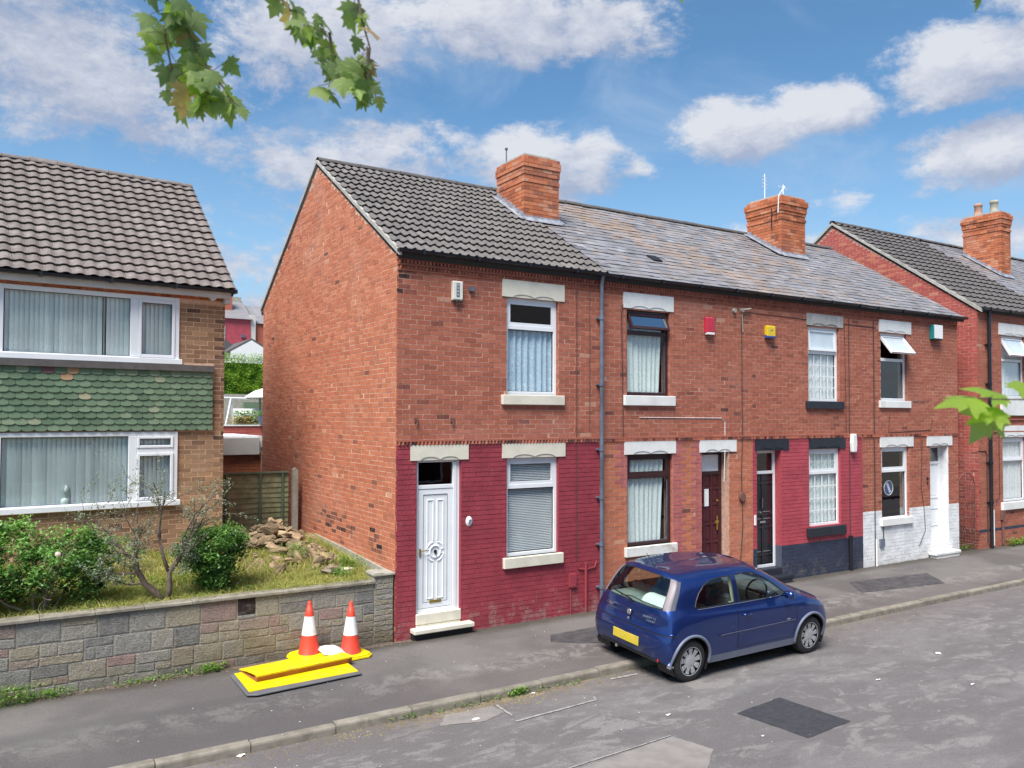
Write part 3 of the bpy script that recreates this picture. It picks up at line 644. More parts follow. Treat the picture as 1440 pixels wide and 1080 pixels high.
def lay_slates(P, holder, W, u0, u1, slen, g=.2, sw=.25, mat='slate', seed=0, cut=None):
    r = random.Random(seed); k = 0; s_ = -.1
    while s_ < slen-.06:
        u = u0-(k % 2)*sw/2
        while u < u1-.02:
            a, b = max(u, u0), min(u+sw-.004, u1)
            if b-a > .03 and not (cut and cut((a+b)/2, s_+.1)):
                w = round(b-a, 3); L_ = .36; th = .010; sk = r.choice([0, 0, 0, 1, 2]); ch = .02 if sk == 1 else 0
                vs = [(-w/2, ch, .012+th), (w/2, (.015 if sk == 2 else 0), .012+th), (w/2, L_, 0), (-w/2, L_, 0), (-w/2, ch, .012), (w/2, (.015 if sk == 2 else 0), .012)]
                fs = [(0, 1, 2, 3), (4, 5, 1, 0), (5, 2, 1), (4, 0, 3)]
                slip = -.05 if r.random() < .012 else r.uniform(-.009, .009)
                M = T((a+b)/2, s_+slip, r.uniform(0, .009)) @ Rz(R(r.uniform(-1.1, 1.1))) @ Rx(R(r.uniform(-.3, .8)))
                P.add(holder, ('slate', w, sk), vs, fs, M, min(1, max(0, r.gauss(.5, .2))), mat, w*g, W)
            u += sw
        s_ += g; k += 1
def ridge(parent, u0, u1, s_, mat, r_=.10, seg=.42, zoff=.0):
    # half-round ridge tiles, one object each would be under ten pixels high, so one part with its own joints
    mb = MB(); x = u0; rr = random.Random(3)
    while x < u1-.05:
        L_ = min(seg, u1-x); dz = rr.uniform(-.004, .006); n = 8
        for j in range(n):
            t0, t1 = PI*j/n, PI*(j+1)/n
            p = lambda t_, q: (q, math.cos(t_)*r_, math.sin(t_)*r_*.8-.02+dz)
            q0, q1 = x+.004, x+L_-.004
            mb.add([p(t0, q0), p(t0, q1), p(t1, q1), p(t1, q0)], [(0, 1, 2, 3)], rr.uniform(.3, .7))
        x += L_
    return mb.build('ridge_tile', mat, parent, smooth=False, loc=s_)

SL = math.atan2(2.30, 3.71)
def gutter(parent, u0, u1, y, z, r_=.055, mat='gutter_black'):
    mb = MB(); n = 8
    ring = [(math.cos(PI+PI*j/n)*r_, math.sin(PI+PI*j/n)*r_) for j in range(n+1)]
    vs = [(u0, y+a, z+b) for a, b in ring]+[(u1, y+a, z+b) for a, b in ring]+[(u0, y+a*.9, z+b*.9+.002) for a, b in ring]+[(u1, y+a*.9, z+b*.9+.002) for a, b in ring]
    m_ = n+1; fs = [(i, i+1, m_+i+1, m_+i) for i in range(n)]+[(2*m_+i, 3*m_+i, 3*m_+i+1, 2*m_+i+1) for i in range(n)]
    mb.add(vs, fs); mb.add([(u0, y+a, z+b) for a, b in ring], [tuple(range(m_))]); mb.add([(u1, y+a, z+b) for a, b in ring], [tuple(range(m_))])
    x = u0+.4
    while x < u1: mb.box((x-.02, y-r_-.008, z-r_-.006), (x+.02, y+r_+.03, z+.006)); x += .95
    return mb.build('gutter', mat, parent)
def dentils(parent, W, u0, u1, mat):
    # eaves course: a plain band corbelled out, a row of dentils, and a dog-tooth row under it; string course of dog-tooth
    for a_, b_ in (((u0, -.026, 5.690), (u1, .02, 5.80)), ((u0, -.022, 5.612), (u1, .015, 5.640)), ((u0, -.012, 5.530), (u1, .01, 5.555)), ((u0, -.018, 2.955), (u1, .01, 2.985))): boxo('string_course', a_, b_, mat, parent)
    d = MB(); r = random.Random(2); x = u0+.02
    while x < u1-.06:
        d.box((x, -.032, 5.642), (x+.034, .01, 5.690), r.uniform(.2, .8))
        d.prism([(x+.01, .0), (x+.035, -.026), (x+.06, .0)], 5.560, 5.606, 2, r.uniform(.2, .8))
        x += .0625
    x = u0+.02
    while x < u1-.05: d.prism([(x, .0), (x+.029, -.034), (x+.058, .0)], 2.905, 2.955, 2, r.uniform(.0, .6)); x += .0625
    tag(d.build('dogtooth_brick', mat, parent), kind='stuff')
def chimney(parent, u0, u1, y0, y1, ztop, mat, rz0, slope, pots=(), cap='tall', Hname='chimney', base=0):
    b = MB(); W_, D_ = u1-u0, y1-y0; zb = rz0(y0)-.1; zl = min(zb, rz0(y0))
    lay = MB(); lay.box((u0+.008, y0+.008, zb-.6), (u1-.008, y1-.008, ztop)); c_ = lay.build('chimney', 'mortar_dark', parent)
    P_ = MB(); P_.mat(mat); r = random.Random(int(u0*10)); z = zb-.25; k = 0; ch = .0755
    n = int((ztop-z)/ch); z = ztop-n*ch
    while z < ztop-.01:
        top = int(round((ztop-z)/ch)); off = 0
        if cap: off = ({1: .015, 2: .032, 3: .032, 4: .014, 5: .014, 7: .012} if cap == 'tall' else {1: .01, 2: .06, 3: .06, 4: .035, 5: .035, 6: .015, 8: .02}).get(top, 0)
        a0, a1, c0, c1 = u0-off, u1+off, y0-off, y1+off
        for side in range(2):
            x = a0-(k % 2)*.114
            while x < a1:
                p, q = max(x, a0)+.0, min(x+.219, a1)
                if q-p > .03:
                    if side == 0: P_.box((p, c0, z+.005), (q, c0+.1, z+ch-.004), r.uniform(.15, .95))
                    else: P_.box((p, c1-.1, z+.005), (q, c1, z+ch-.004), r.uniform(.15, .95))
                x += .2275
            x = c0+.105-((k+1) % 2)*.114
            while x < c1-.1:
                p, q = max(x, c0+.1045), min(x+.219, c1-.1045)
                if q-p > .03:
                    if side == 0: P_.box((a0+.0005, p, z+.005), (a0+.1, q, z+ch-.004), r.uniform(.15, .95))
                    else: P_.box((a1-.1, p, z+.005), (a1-.0005, q, z+ch-.004), r.uniform(.15, .95))
                x += .2275
        z += ch; k += 1
    tag(P_.build('brick', None, c_), kind='stuff')
    fl = MB(); fl.prism([(u0+.03, y0+.05), (u1-.03, y0+.05), (u1-.03, y1-.05), (u0+.03, y1-.05)], ztop-.01, ztop+.05, 2); fl.build('flaunching', 'cement', c_)
    F = MB()      # lead: apron in front, stepped flashing up the sides
    F.prism([(y0-.11, rz0(y0-.11)+.065), (y0-.005, rz0(y0)+.075), (y0-.005, rz0(y0)+.13), (y0-.015, rz0(y0)+.13), (y0-.02, rz0(y0)+.095), (y0-.11, rz0(y0-.11)+.072)], u0-.03, u1+.03, 0)
    for sx, xa, xb in ((0, u0-.012, u0+.004), (1, u1-.004, u1+.012)):
        yy = y0
        while yy < y1-.02:
            F.prism([(yy, rz0(yy)+.03), (min(yy+.16, y1), rz0(min(yy+.16, y1))+.03), (min(yy+.16, y1), rz0(yy)+.22), (yy, rz0(yy)+.20)], xa, xb, 0); yy += .16
        xc = u0-.13 if sx == 0 else u1
        F.prism([(y0-.05, rz0(y0-.05)+.065), (y1, rz0(y1)+.065), (y1, rz0(y1)+.08), (y0-.05, rz0(y0-.05)+.08)], xc, xc+.13, 0)
    F.build('flashing', 'lead', c_)
    for (px, py, h, rr, kind) in pots:
        q = MB(); q.lathe([(rr*1.1, 0), (rr*1.15, .05), (rr*.95, .08), (rr*.85, h-.1), (rr*1.0, h-.08), (rr*1.0, h), (rr*.7, h), (rr*.7, h-.12)], 14, 2, (px, py, ztop+.03)); po = q.build('chimney_pot', 'copper_pot' if kind != 'cowl' else 'concrete', c_, smooth=True)
    return c_

def shell(parent, u0, u1, depth, mat='room', party=True, eaves=5.72):
    b = MB(); b.box((u0+.03, depth-.25, -.1), (u1-.03, depth-.02, eaves)); b.box((u0+.24, .245, 2.78), (u1-.03, depth-.26, 2.9)); b.box((u0+.24, .25, -.1), (u1-.03, depth-.26, .04)); b.box((u0+.24, .25, 5.4), (u1-.03, depth-.26, 5.5))
    b.box((u1-.12, .25, -.1), (u1-.02, depth-.26, 5.6)); b.box((u0+.02, 3.4, .04), (u1-.13, 3.5, 5.4))
    return b.build('inner_wall', mat, parent)
def roof_deck(parent, u0, u1, depth, z0, rise, name='roof', mat='tile_under', th=.10, back_mat=None):
    # pitched deck; its front face carries the tiles; local frame: x along, y up the slope, z out of it
    h = depth/2; s = math.atan2(rise, h); L_ = math.hypot(rise, h)
    b = MB(); b.box((u0, -.12, -th), (u1, L_, -.004)); o = b.build(name, mat, parent, loc=(0, 0, z0), rot=(s, 0, 0))
    k = MB(); k.box((u0, -.25, -th), (u1, L_, .03)); k.build('rear_slope', back_mat or 'tile_dark', parent, loc=(0, depth, z0), rot=(s, 0, PI)).location = (u0+u1, depth, z0)
    return o, s, L_

HOUSES = {}
def tone_common(u, z, r): 
    v = r.gauss(.55, .09)
    if r.random() < .018: v = r.uniform(.12, .35)
    if r.random() < .003: v = 1.0
    return min(1.1, max(0.0, v))
ZL = (2.66, 2.92)
def terrace_house(name, X0, Wd, label, brick, opens, lowmat, lowf, zlow, mort, tonef=tone_common, W0=None, dent=True, gable=False, z_e=5.85, dz=0.0, seed=1):
    h = empty('terraced_house', (X0, 0, dz), label=label, cat='house', group='brick houses of the terrace'); HOUSES[name] = h
    Wm = T(X0, 0, dz); P = Pieces()
    zs = [zlow] if zlow else []
    mats = ['mortar']+mort
    mf = {'zs': zlow or [], 'f': lowf}
    w = core('wall', h, (0, 0, 0), (0, 0, 0), .0 if not gable else .012, Wd, -.2, 5.85, opens, mats, matf=mf)
    brick_field(P, w, Wm, 0, Wd, 0-.03, 5.70, opens+[(-1, Wd+1, 2.955, 2.985)], lowmat, tonef, seed=seed)
    return h, w, P, Wm
def op(u0, u1, z0, z1): return (u0, u1, z0, z1)

# house 1 ---------------------------------------------------------
O1 = [op(1.92, 2.94, 3.69, 5.28), op(1.93, 2.95, 1.07, 2.67), op(.34, 1.10, .12, 2.67)]
def soot1(u, z, r):
    v = tone_common(u, z, r)
    if u < .75 and z > 5.0 and r.random() < .75*(1-u/.8)*min(1, (z-5.0)/.4): v = r.uniform(.02, .34)
    return v
h1, w1, P1, Wm = terrace_house('h1', 0, 3.82, 'end of terrace brick house with crimson painted ground floor and white panelled door', 'brick_front', O1,
    lambda u, z: 'paint_crimson' if z < 2.90 else 'brick_front', lambda z: 1 if z < 2.9 else 0, [2.9], ['mortar_crimson'], soot1, gable=True, seed=1)
dentils(h1, Wm, .0, 3.82, 'brick_front')
D1 = 7.42
rk = Rake([(0, 5.80), (D1/2, 8.10), (D1, 5.80)])
gw = core('wall', h1, (0, D1, 0), (0, 0, -PI/2), .0, D1-.012, .0, 8, [], ['mortar_buff'], top=rk)
def sootg(u, z, r):
    v = tone_common(u, z, r); y = D1-u
    if .6 < y < 3.7 and z < 1.75 and r.random() < .62*max(0, 1-abs(z-1.32-.06*y)/.3)*(1 if r.random() < .75 else 0): v = r.uniform(0, .3)
    if r.random() < .002: v = 1.0
    if z > 4.6 and r.random() < .25: v = min(.85, v+.15)
    return v
brick_field(P1, gw, T(0, D1, 0) @ Rz(-PI/2), 0, D1, 0.0, 8.2, [], lambda u, z: 'brick_gable', sootg, top=rk, seed=9, header=4)
P1.flush('brick')
pl = MB(); pl.prism([(.3, .5), (3.62, .5), (3.62, 1.16), (1.9, 1.10), (.3, 1.02)][::-1], -.035, .02, 0); pl.build('plinth', 'concrete', h1)
shell(h1, 0, 3.82, D1)
rf1, s1, L1 = roof_deck(h1, .0, 4.02, D1, 5.85, 2.30)
PT = Pieces(); lay_tiles(PT, rf1, T(0, 0, 5.85) @ Rx(s1), -.02, 3.95, L1, .315, .305, 2, .032, 'tile_dark', lambda r, u, s: r.gauss(.5, .2), seed=2, cut=lambda u, s: 3.55 < u < 4.5 and 2.42 < s < 3.72); PT.flush('tile')
ridge(h1, -.02, 4.0, (0, D1/2, 8.17), 'tile_charcoal')
vg = MB(); vg.prism([(-.13, 5.73), (3.71, 8.115), (3.71, 8.17), (-.14, 5.80)], -.035, .012, 0); vg.prism([(7.56, 5.73), (3.71, 8.115), (3.71, 8.17), (7.57, 5.80)][::-1], -.035, .012, 0); vg.build('verge', 'cement', h1)
gutter(h1, -.04, 3.80, -.125, 5.83)
rz1 = lambda y: 5.85+y*.62
chimney(h1, 3.60, 4.43, 2.10, 3.12, 8.47, 'brick_orange', rz1, .62)
window(h1, *O1[0][:2], 3.69, 5.28, split=4.80, curtain='curtain_blue', ctop=4.79, toppane='glass_dark', sill=('stone_cream', 3.53, 3.69, .06, .10), lintel=(1.83, 3.06, 5.28, 5.56, 'stone_cream'), seed=3, label='white upper window with blue patterned curtain')  # dark tree reflection put into the tint of the top pane
window(h1, *O1[1][:2], 1.07, 2.67, split=2.20, curtain='venetian', rev='paint_crimson', sill=('stone_cream', .90, 1.07, .06, .07), lintel=(1.84, 3.08, 2.67, 2.90, 'stone_cream'), seed=4, label='white ground floor window with closed venetian blind')
scallop(h1, .23, 1.22, 2.67, 2.90, 'stone_cream'); upvc_door(h1, .34, 1.10, .36, 2.69, 2.26, label='white panelled door with round centre moulding')
MB().box((.335, -.012, .20), (1.105, .2, .362)).box((.34, -.004, .10), (1.10, .1, .20)).build('threshold', 'stone_cream', h1, bevel=.01)
boxo('doorstep', (.24, -.17, .10), (1.26, .0, .17), 'stone_cream', h1, bevel=.012)
MB().box((.25, -.1, .0), (1.25, -.001, .098)).build('step_base_shade', 'dark', h1)  # near-black block: the shadow under the step put into its colour
dp = MB().tube([(3.80, -.125, 5.80), (3.80, -.10, 5.70), (3.80, -.085, 5.6), (3.80, -.085, .02)], .034, 10)
for z in (5.05, 3.9, 2.78, 1.95, 1.15, .42): dp.lathe([(.034, z-.03), (.045, z-.03), (.045, z+.03), (.034, z+.03)], 10, 2, (3.80, -.085, 0)); dp.box((3.73, -.06, z-.012), (3.87, .0, z+.012))
dp.build('downpipe', 'pipe_grey', h1, smooth=False)
# painted service pipes and meter box by the downpipe
b = MB(); b.box((3.16, -.05, .47), (3.29, .0, .69)); b.tube([(3.19, -.02, .0), (3.19, -.02, .48)], .012, 6); b.build('meter_box', 'paint_crimson', h1)
MB().tube([(3.50, -.03, .0), (3.50, -.03, .86)], .022, 8).tube([(3.50, -.03, .74), (3.36, -.02, .76), (3.34, -.02, .82)], .011, 6).tube([(3.50, -.03, .74), (3.70, -.02, .76), (3.74, -.02, .86)], .011, 6).build('service_pipe', 'paint_crimson', h1)
MB().tube([(3.32, -.008, .9), (3.32, -.008, 5.5)], .006, 5).build('wall_cable', 'cable', h1)
MB().tube([(3.60, -.008, 3.1), (3.60, -.008, 5.5)], .005, 5).build('wall_cable', 'cable', h1)

# house 2 ---------------------------------------------------------
X = 3.82; O2 = [op(.61, 1.64, 3.72, 5.26), op(.62, 1.70, 1.03, 2.67), op(2.44, 3.16, .12, 2.67)]
def low2(u, z): return 'brick_gable' if z < 2.9 else 'brick_front'
def low2b(u, z):
    if z < 2.95 and z > .5 and ((1.66 < u < 1.95) or (2.25 < u < 2.46) or (.42 < u < .62 and z > 2.1)): return 'paint_pink'
    return 'brick_gable' if z < 2.9 else 'brick_front'
h2, w2, P2, Wm = terrace_house('h2', X, 3.83, 'brick terraced house with dark brown windows and brown panelled front door', 'brick_front', O2, low2b, lambda z: 1 if z < 2.9 else 0, [2.9], ['mortar'], seed=21)
P2.flush('brick'); dentils(h2, Wm, 0, 3.83, 'brick_front'); shell(h2, 0, 3.83, D1)
window(h2, .61, 1.64, 3.72, 5.26, 'upvc_brown', split=4.86, open_=24, curtain='curtain_lace2', sill=('stone_white', 3.54, 3.72, .06, .09), lintel=(.52, 1.72, 5.28, 5.56, 'stone_white'), seed=7, label='dark brown upper window with its top light open')
window(h2, .62, 1.70, 1.03, 2.67, 'upvc_brown', split=2.27, curtain='curtain_lace2', sill=('stone_flaked', .86, 1.03, .06, .07), lintel=(.55, 1.77, 2.67, 2.90, 'stone_white'), seed=8, label='dark brown ground floor window with lace curtain')
scallop(h2, 2.38, 3.36, 2.67, 2.90, 'stone_white')
dr, (a, b_, c, d) = panel_door(h2, 2.44, 3.16, .28, 2.67, 2.26, 'upvc_brown', 'door_brown', .19, [.14, .32, .50, .70, .86], 3, 'dark brown panelled door with small glazed light', 'curtain_net')
boxo('door_light', (a+.2, .19, 1.62), (a+.31, .20, 1.95), 'curtain_net', dr); boxo('letterbox', (b_-.12, .186, 1.28), (b_-.02, .20, 1.33), 'brass', dr); MB().box((b_-.08, .185, 1.15), (b_-.05, .2, 1.42)).box((b_-.09, .18, 1.7), (b_-.04, .2, 1.74)).build('door_handle', 'brass', dr)
boxo('threshold', (2.44, -.01, .0), (3.16, .26, .28), 'stone_grey', h2)
MB().lathe([(.0, -.05), (.08, -.05), (.085, -.02), (.07, .0)], 12, 1, (3.50, 0, 1.78)).build('wall_vent', 'iron', h2)
MB().tube([(3.02, -.008, 2.1), (3.05, -.008, 2.7), (3.05, -.01, 3.25), (2.95, -.008, 3.32), (.9, -.008, 3.33)], .006, 5).build('wall_cable', 'white_plain', h2)
MB().tube([(3.52, -.01, 5.38), (3.53, -.01, 3.0), (3.50, -.01, 2.2), (3.53, -.01, 1.2), (3.45, -.01, .4)], .008, 5).tube([(.58, -.01, 5.5), (.48, -.01, 5.2), (.52, -.01, 3.1), (.52, -.01, 2.95)], .007, 5).build('wall_cable', 'cable', h2)
# slate roof of a house: built per house on one plane
def slate_roof(h, Wm, u0, u1, seed, cut=None, mat='slate'):
    o, s, L_ = roof_deck(h, u0, u1, D1, 5.85, 2.30, back_mat='slate'); P = Pieces()
    lay_slates(P, o, Wm @ T(0, 0, 5.85) @ Rx(s), u0, u1, L_, seed=seed, cut=cut, mat=mat); P.flush('slate'); ridge(h, u0, u1, (0, D1/2, 8.165), 'tile_charcoal'); return o
slate_roof(h2, Wm, .20, 3.83, 31, lambda u, s: u < .55 and 2.45 < s < 3.7); gutter(h2, -.02, 3.83, -.125, 5.82)
MB().box((2.0, 1.0, .01), (2.22, 1.25, .055)).build('roof_vent', 'dark', h2, loc=(0, 0, 5.85), rot=(SL, 0, 0))

# house 3 ---------------------------------------------------------
X = 7.65; O3 = [op(1.70, 2.72, 3.68, 5.26), op(1.70, 2.74, 1.05, 2.67), op(.12, .84, .12, 2.67)]
def low3(u, z): return 'paint_navy' if z < .73 else 'paint_red' if z < 2.90 else 'brick_front'
h3, w3, P3, Wm = terrace_house('h3', X, 3.50, 'terraced house with red painted ground floor above a navy base and black door', 'brick_front', O3, low3, lambda z: 1 if z < .73 else 2 if z < 2.9 else 0, [.73, 2.9], ['mortar_navy', 'mortar_red'], seed=41)
P3.flush('brick'); dentils(h3, Wm, 0, 3.50, 'brick_front'); shell(h3, 0, 3.50, D1)
window(h3, 1.70, 2.72, 3.68, 5.26, split=4.72, open_=4, lattice=(4, 4, 3), curtain='net', toppane='glass_pale', sill=('stone_black', 3.52, 3.68, .06, .10), lintel=(1.64, 2.84, 5.28, 5.53, 'stone_grey'), seed=9, label='white upper window with glazing bars under a grey stone head')
window(h3, 1.70, 2.74, 1.05, 2.67, split=2.17, lattice=(4, 4, 2), curtain='curtain_lace', rev='paint_red', sill=('stone_black', .84, 1.03, .07, .10), lintel=(1.70, 2.90, 2.67, 2.90, 'stone_black'), seed=10, label='white latticed window between black painted head and sill')
scallop(h3, .06, 1.06, 2.67, 2.90, 'stone_black')
dr, (a, b_, c, d) = panel_door(h3, .12, .84, .30, 2.67, 2.22, 'upvc', 'door_black', .16, [.12, .42, .56, .90], 2, 'glossy black panelled front door in white frame')
MB().tube([(a+.27, .15, 1.7), (a+.27, .15, 1.5)], .012, 6).box((a+.2, .155, 1.2), (a+.36, .17, 1.24)).box((a+.2, .155, 1.40), (a+.24, .17, 1.43)).build('door_handle', 'chrome', dr)
for x_ in (.15, .43):
    for z_ in (.62, 1.28, 1.42): boxo('moulding', (x_+.05, .165, z_), (x_+.27, .18, z_+.012), 'chrome', dr)
MB().box((.12, -.01, .16), (.84, .25, .30)).box((.06, -.2, .10), (.98, -.005, .17)).box((.1, -.19, .0), (.94, -.006, .10)).build('doorstep', 'stone_black', h3, bevel=.01)
boxo('house_number', (-.0+.03, -.02, 1.2), (.075, .0, 1.40), 'white_plain', h3)
slate_roof(h3, Wm, 0, 3.53, 51, None); gutter(h3, .0, 3.50, -.125, 5.815)
MB().tube([(-.27, -.008, 5.42), (4.0, -.008, 5.36)], .006, 5).tube([(3.04, -.01, 5.5), (3.04, -.01, .8)], .008, 5).build('wall_cable', 'cable', h3)
MB().tube([(3.02, -.04, .0), (3.02, -.04, .78)], .05, 8).build('drain_pipe', 'gutter_black', h3)
MB().tube([(2.7, -.01, 5.46), (2.9, -.01, 5.3), (2.93, -.01, 3.0)], .006, 5).build('wall_cable', 'cable', h3)

# house 4 ---------------------------------------------------------
X = 11.15; O4 = [op(.69, 1.70, 3.72, 5.26), op(.69, 1.74, 1.02, 2.67), op(2.58, 3.34, .12, 2.67)]
def low4(u, z): return 'paint_white' if z < 1.24 else 'brick_front'
h4, w4, P4, Wm = terrace_house('h4', X, 3.78, 'end terrace house painted white below the windows with white door and open upper window', 'brick_front', O4, low4, lambda z: 1 if z < 1.24 else 0, [1.24], ['mortar_white'], seed=61)
P4.flush('brick'); dentils(h4, Wm, 0, 3.78, 'brick_front'); shell(h4, 0, 3.78, D1)
window(h4, .69, 1.70, 3.72, 5.26, split=4.66, open_=38, curtain=None, toppane='glass_pale', sill=('stone_white', 3.56, 3.72, .05, .08), lintel=(.63, 1.85, 5.28, 5.56, 'stone_white'), seed=11, label='white upper window with its top light propped wide open')
w_ = window(h4, .69, 1.74, 1.02, 2.67, split=2.13, curtain=None, sill=('stone_white', .90, 1.06, .06, .07), lintel=(.63, 1.90, 2.67, 2.90, 'stone_white'), seed=12, label='white ground floor window with round blue disc behind the glass')
MB().lathe([(0, 0), (.17, 0), (.17, .006), (0, .006)], 28, 1, (1.22, .19, 1.72)).build('window_disc', 'sign_blue', w_)
MB().tube([(1.22+.165*math.cos(t_), .186, 1.72+.165*math.sin(t_)) for t_ in np.linspace(0, 2*PI, 25)], .012, 5).box((-.035, -.006, -.12), (.035, .0, .12), M=T(1.22, .186, 1.72) @ Ry(-.5)).build('disc_mark', 'white_plain', w_)
scallop(h4, 2.45, 3.50, 2.67, 2.90, 'stone_white')
dr, _ = panel_door(h4, 2.58, 3.34, .34, 2.67, 2.25, 'upvc', 'upvc', .20, [.2, .42, .56], 1, 'white door set back in white painted reveal')
MB().box((3.335, -.0, .2), (3.35, .2, 2.66)).build('door_reveal', 'paint_white', h4)
MB().box((2.58, -.01, .17), (3.34, .26, .34)).box((2.56, -.06, .17), (3.36, -.011, .25)).box((2.45, -.22, .10), (3.48, -.012, .17)).box((2.5, -.2, .0), (3.45, -.02, .1)).build('doorstep', 'stone_white', h4, bevel=.012)
slate_roof(h4, Wm, .03, 3.98, 71, lambda u, s: .2 < u < 1.2 and 2.85 < s < 4.15); gutter(h4, .0, 4.0, -.125, 5.81)
MB().prism([(.02, 5.0), (3.71, 5.0), (7.4, 5.0), (7.4, 5.78), (3.71, 8.08), (.02, 5.78)], 3.60, 3.778, 0).box((3.60, .02, 0), (3.775, 7.4, 5)).build('side_wall', 'brick_front', h4)
chimney(h4, .30, 1.20, 2.42, 3.52, 8.90, 'brick_orange', rz1, .62, cap='wide')
MB().tube([(.42, -.01, .0), (.42, -.01, 1.0), (.42, -.01, 5.5)], .012, 6).tube([(1.1-.4, -.03, .5), (.7, -.03, .9)], .012, 5).build('service_pipe', 'cable', h4)
MB().tube([(.44, -.03, .0), (.44, -.03, .62)], .022, 7).build('service_pipe', 'stone_white', h4); boxo('meter_box', (.58, -.05, .45), (.72, .0, .62), 'pipe_grey', h4)
MB().tube([(2.25, -.01, 2.8), (2.2, -.01, 1.7), (2.3, -.01, 1.2), (2.35, -.01, .7), (2.1, -.01, .35)], .007, 5).tube([(1.0, -.01, 3.4), (.95, -.01, 3.0), (2.6, -.01, 3.05), (2.7, -.01, 3.3)], .007, 5).build('wall_cable', 'cable', h4)
MB().lathe([(.0, -.03), (.03, -.03), (.03, 0)], 8, 1, (2.45, 0, 1.9)).lathe([(.0, -.03), (.02, -.03), (.02, 0)], 8, 1, (2.45, 0, 1.8)).build('door_bell', 'car_black', h4)
# tie-rod iron and small wall fittings on house 1
for (x_, z_) in ((.31, 3.28), (.92, 3.28)): MB().box((x_-.02, -.02, z_-.03), (x_+.04, 0, z_+.04)).tube([(x_, -.02, z_+.03), (x_+.03, -.03, z_-.03), (x_, -.03, z_-.08)], .010, 5).build('iron_hook', 'iron', h1)
# ------------------------------------------------------------------ the house across the alley, and the next roof
X = 15.85; h5 = empty('terraced_house', (X, 0, .0), label='brick house beyond the narrow alley with pantile roof and black downpipe', cat='house', group='brick houses of the terrace')
O5 = [op(1.14, 2.3, 3.86, 5.48), op(1.14, 2.3, 1.16, 2.82)]; Wm = T(X, 0, 0); P5 = Pieces()
w5 = core('wall', h5, (0, 0, 0), (0, 0, 0), .012, 4.3, -.2, 6.15, O5, ['mortar_dark'])
brick_field(P5, w5, Wm, 0, 4.3, 0, 6.02, O5, lambda u, z: 'brick_front' if not .42 < z < .55 else 'paint_navy', tone_common, seed=81)
D5 = 8.4; rk5 = Rake([(0, 6.12), (D5/2, 9.03), (D5, 6.12)])
g5 = core('wall', h5, (0, D5, 0), (0, 0, -PI/2), 0, D5-.012, 0, 9, [], ['mortar'], top=rk5)
brick_field(P5, g5, T(X, D5, 0) @ Rz(-PI/2), 0, D5, 0, 9.1, [], lambda u, z: 'brick_red', lambda u, z, r: r.uniform(0, .1) if z < .5 else min(1.0, max(0, r.gauss(.5, .1)-(.2 if z < 2.5 else 0)+(.3 if z > 6.6 and z < 8.0 and r.random() < .18 else 0))), top=rk5, seed=83)
P5.flush('brick'); shell(h5, 0, 4.3, D5, eaves=6.0)
for a_, b_ in (((0, -.035, 5.98), (4.3, .0, 6.08)), ((0, -.02, 2.97), (4.3, 0, 3.0)), ((1.02, -.03, 3.28), (4.3, -.0, 3.32))): boxo('string_course', a_, b_, 'brick_front', h5)
rf5, s5, L5 = roof_deck(h5, 0, 4.35, D5, 6.15, 2.94); PT = Pieces()
lay_tiles(PT, rf5, T(X, 0, 6.15) @ Rx(s5), -.02, 4.3, L5, .315, .305, 1, .03, 'tile_charcoal', lambda r, u, s: r.gauss(.5, .15), seed=5, steep=False); PT.flush('tile')
ridge(h5, -.02, 4.3, (0, D5/2, 9.12), 'tile_charcoal')
MB().prism([(-.13, 6.0), (D5/2, 9.05), (D5/2, 9.12), (-.14, 6.09)], -.04, .02, 0).prism([(D5+.13, 6.0), (D5/2, 9.05), (D5/2, 9.12), (D5+.14, 6.09)][::-1], -.04, .02, 0).build('verge', 'cement', h5)
gutter(h5, -.03, 8, -.13, 6.12)
window(h5, 1.14, 2.3, 3.86, 5.48, split=4.85, open_=30, curtain='net', toppane='glass_pale', sill=('stone_white', 3.40, 3.86, .05, .1), lintel=(1.0, 2.5, 5.50, 5.80, 'stone_white'), seed=13)
window(h5, 1.14, 2.3, 1.16, 2.82, split=2.25, curtain='net', sill=('stone_white', .96, 1.16, .06, .12), lintel=(1.05, 2.5, 2.84, 3.14, 'stone_white'), seed=14)
b = MB().tube([(.42, -.08, 6.1), (.42, -.08, .05)], .042, 10)
for z in (5.2, 4.2, 3.2, 2.2, 1.2): b.lathe([(.042, z-.03), (.055, z-.03), (.055, z+.03), (.042, z+.03)], 10, 2, (.42, -.08, 0)); b.box((.33, -.05, z-.015), (.51, .0, z+.015))
b.build('downpipe', 'gutter_black', h5)
MB().tube([(.60, -.03, .1), (.60, -.03, 1.0)], .028, 8).build('service_pipe', 'stone_white', h5)
MB().tube([(1.05, -.03, .1), (1.05, -.03, .9)], .03, 8).box((.98, -.06, .72), (1.12, 0, .95)).build('meter_box', 'iron', h5)
MB().tube([(.95, -.01, 3.2), (.95, -.01, 1.3), (.75, -.01, 1.2)], .008, 5).tube([(-.008, .0, 2.5), (.3, -.01, 2.5), (.36, -.01, 2.4), (.36, -.01, .2)], .014, 6).build('wall_cable', 'cable', h5)
X = 20.15; h6 = empty('terraced_house', (X, 0, 0), label='furthest right house, only its slate roof and tall brick chimney in view', cat='house', group='brick houses of the terrace')
MB().box((.0, .01, 0), (7, .25, 6.1)).box((0, 8.1, 0), (7, 8.39, 6.1)).box((6.8, .26, 0), (7, 8.1, 6.1)).build('wall', 'brick_front', h6)
for wz in (1.16, 3.86): window(h6, 2.6, 3.7, wz, wz+1.6, split=wz+1.1, curtain=None, y=-.04, rev=None, pane='glass_pale', toppane='glass_pale', sill=('stone_white', wz-.16, wz, .07, .1), lintel=(2.5, 3.8, wz+1.6, wz+1.88, 'stone_white'), seed=3)
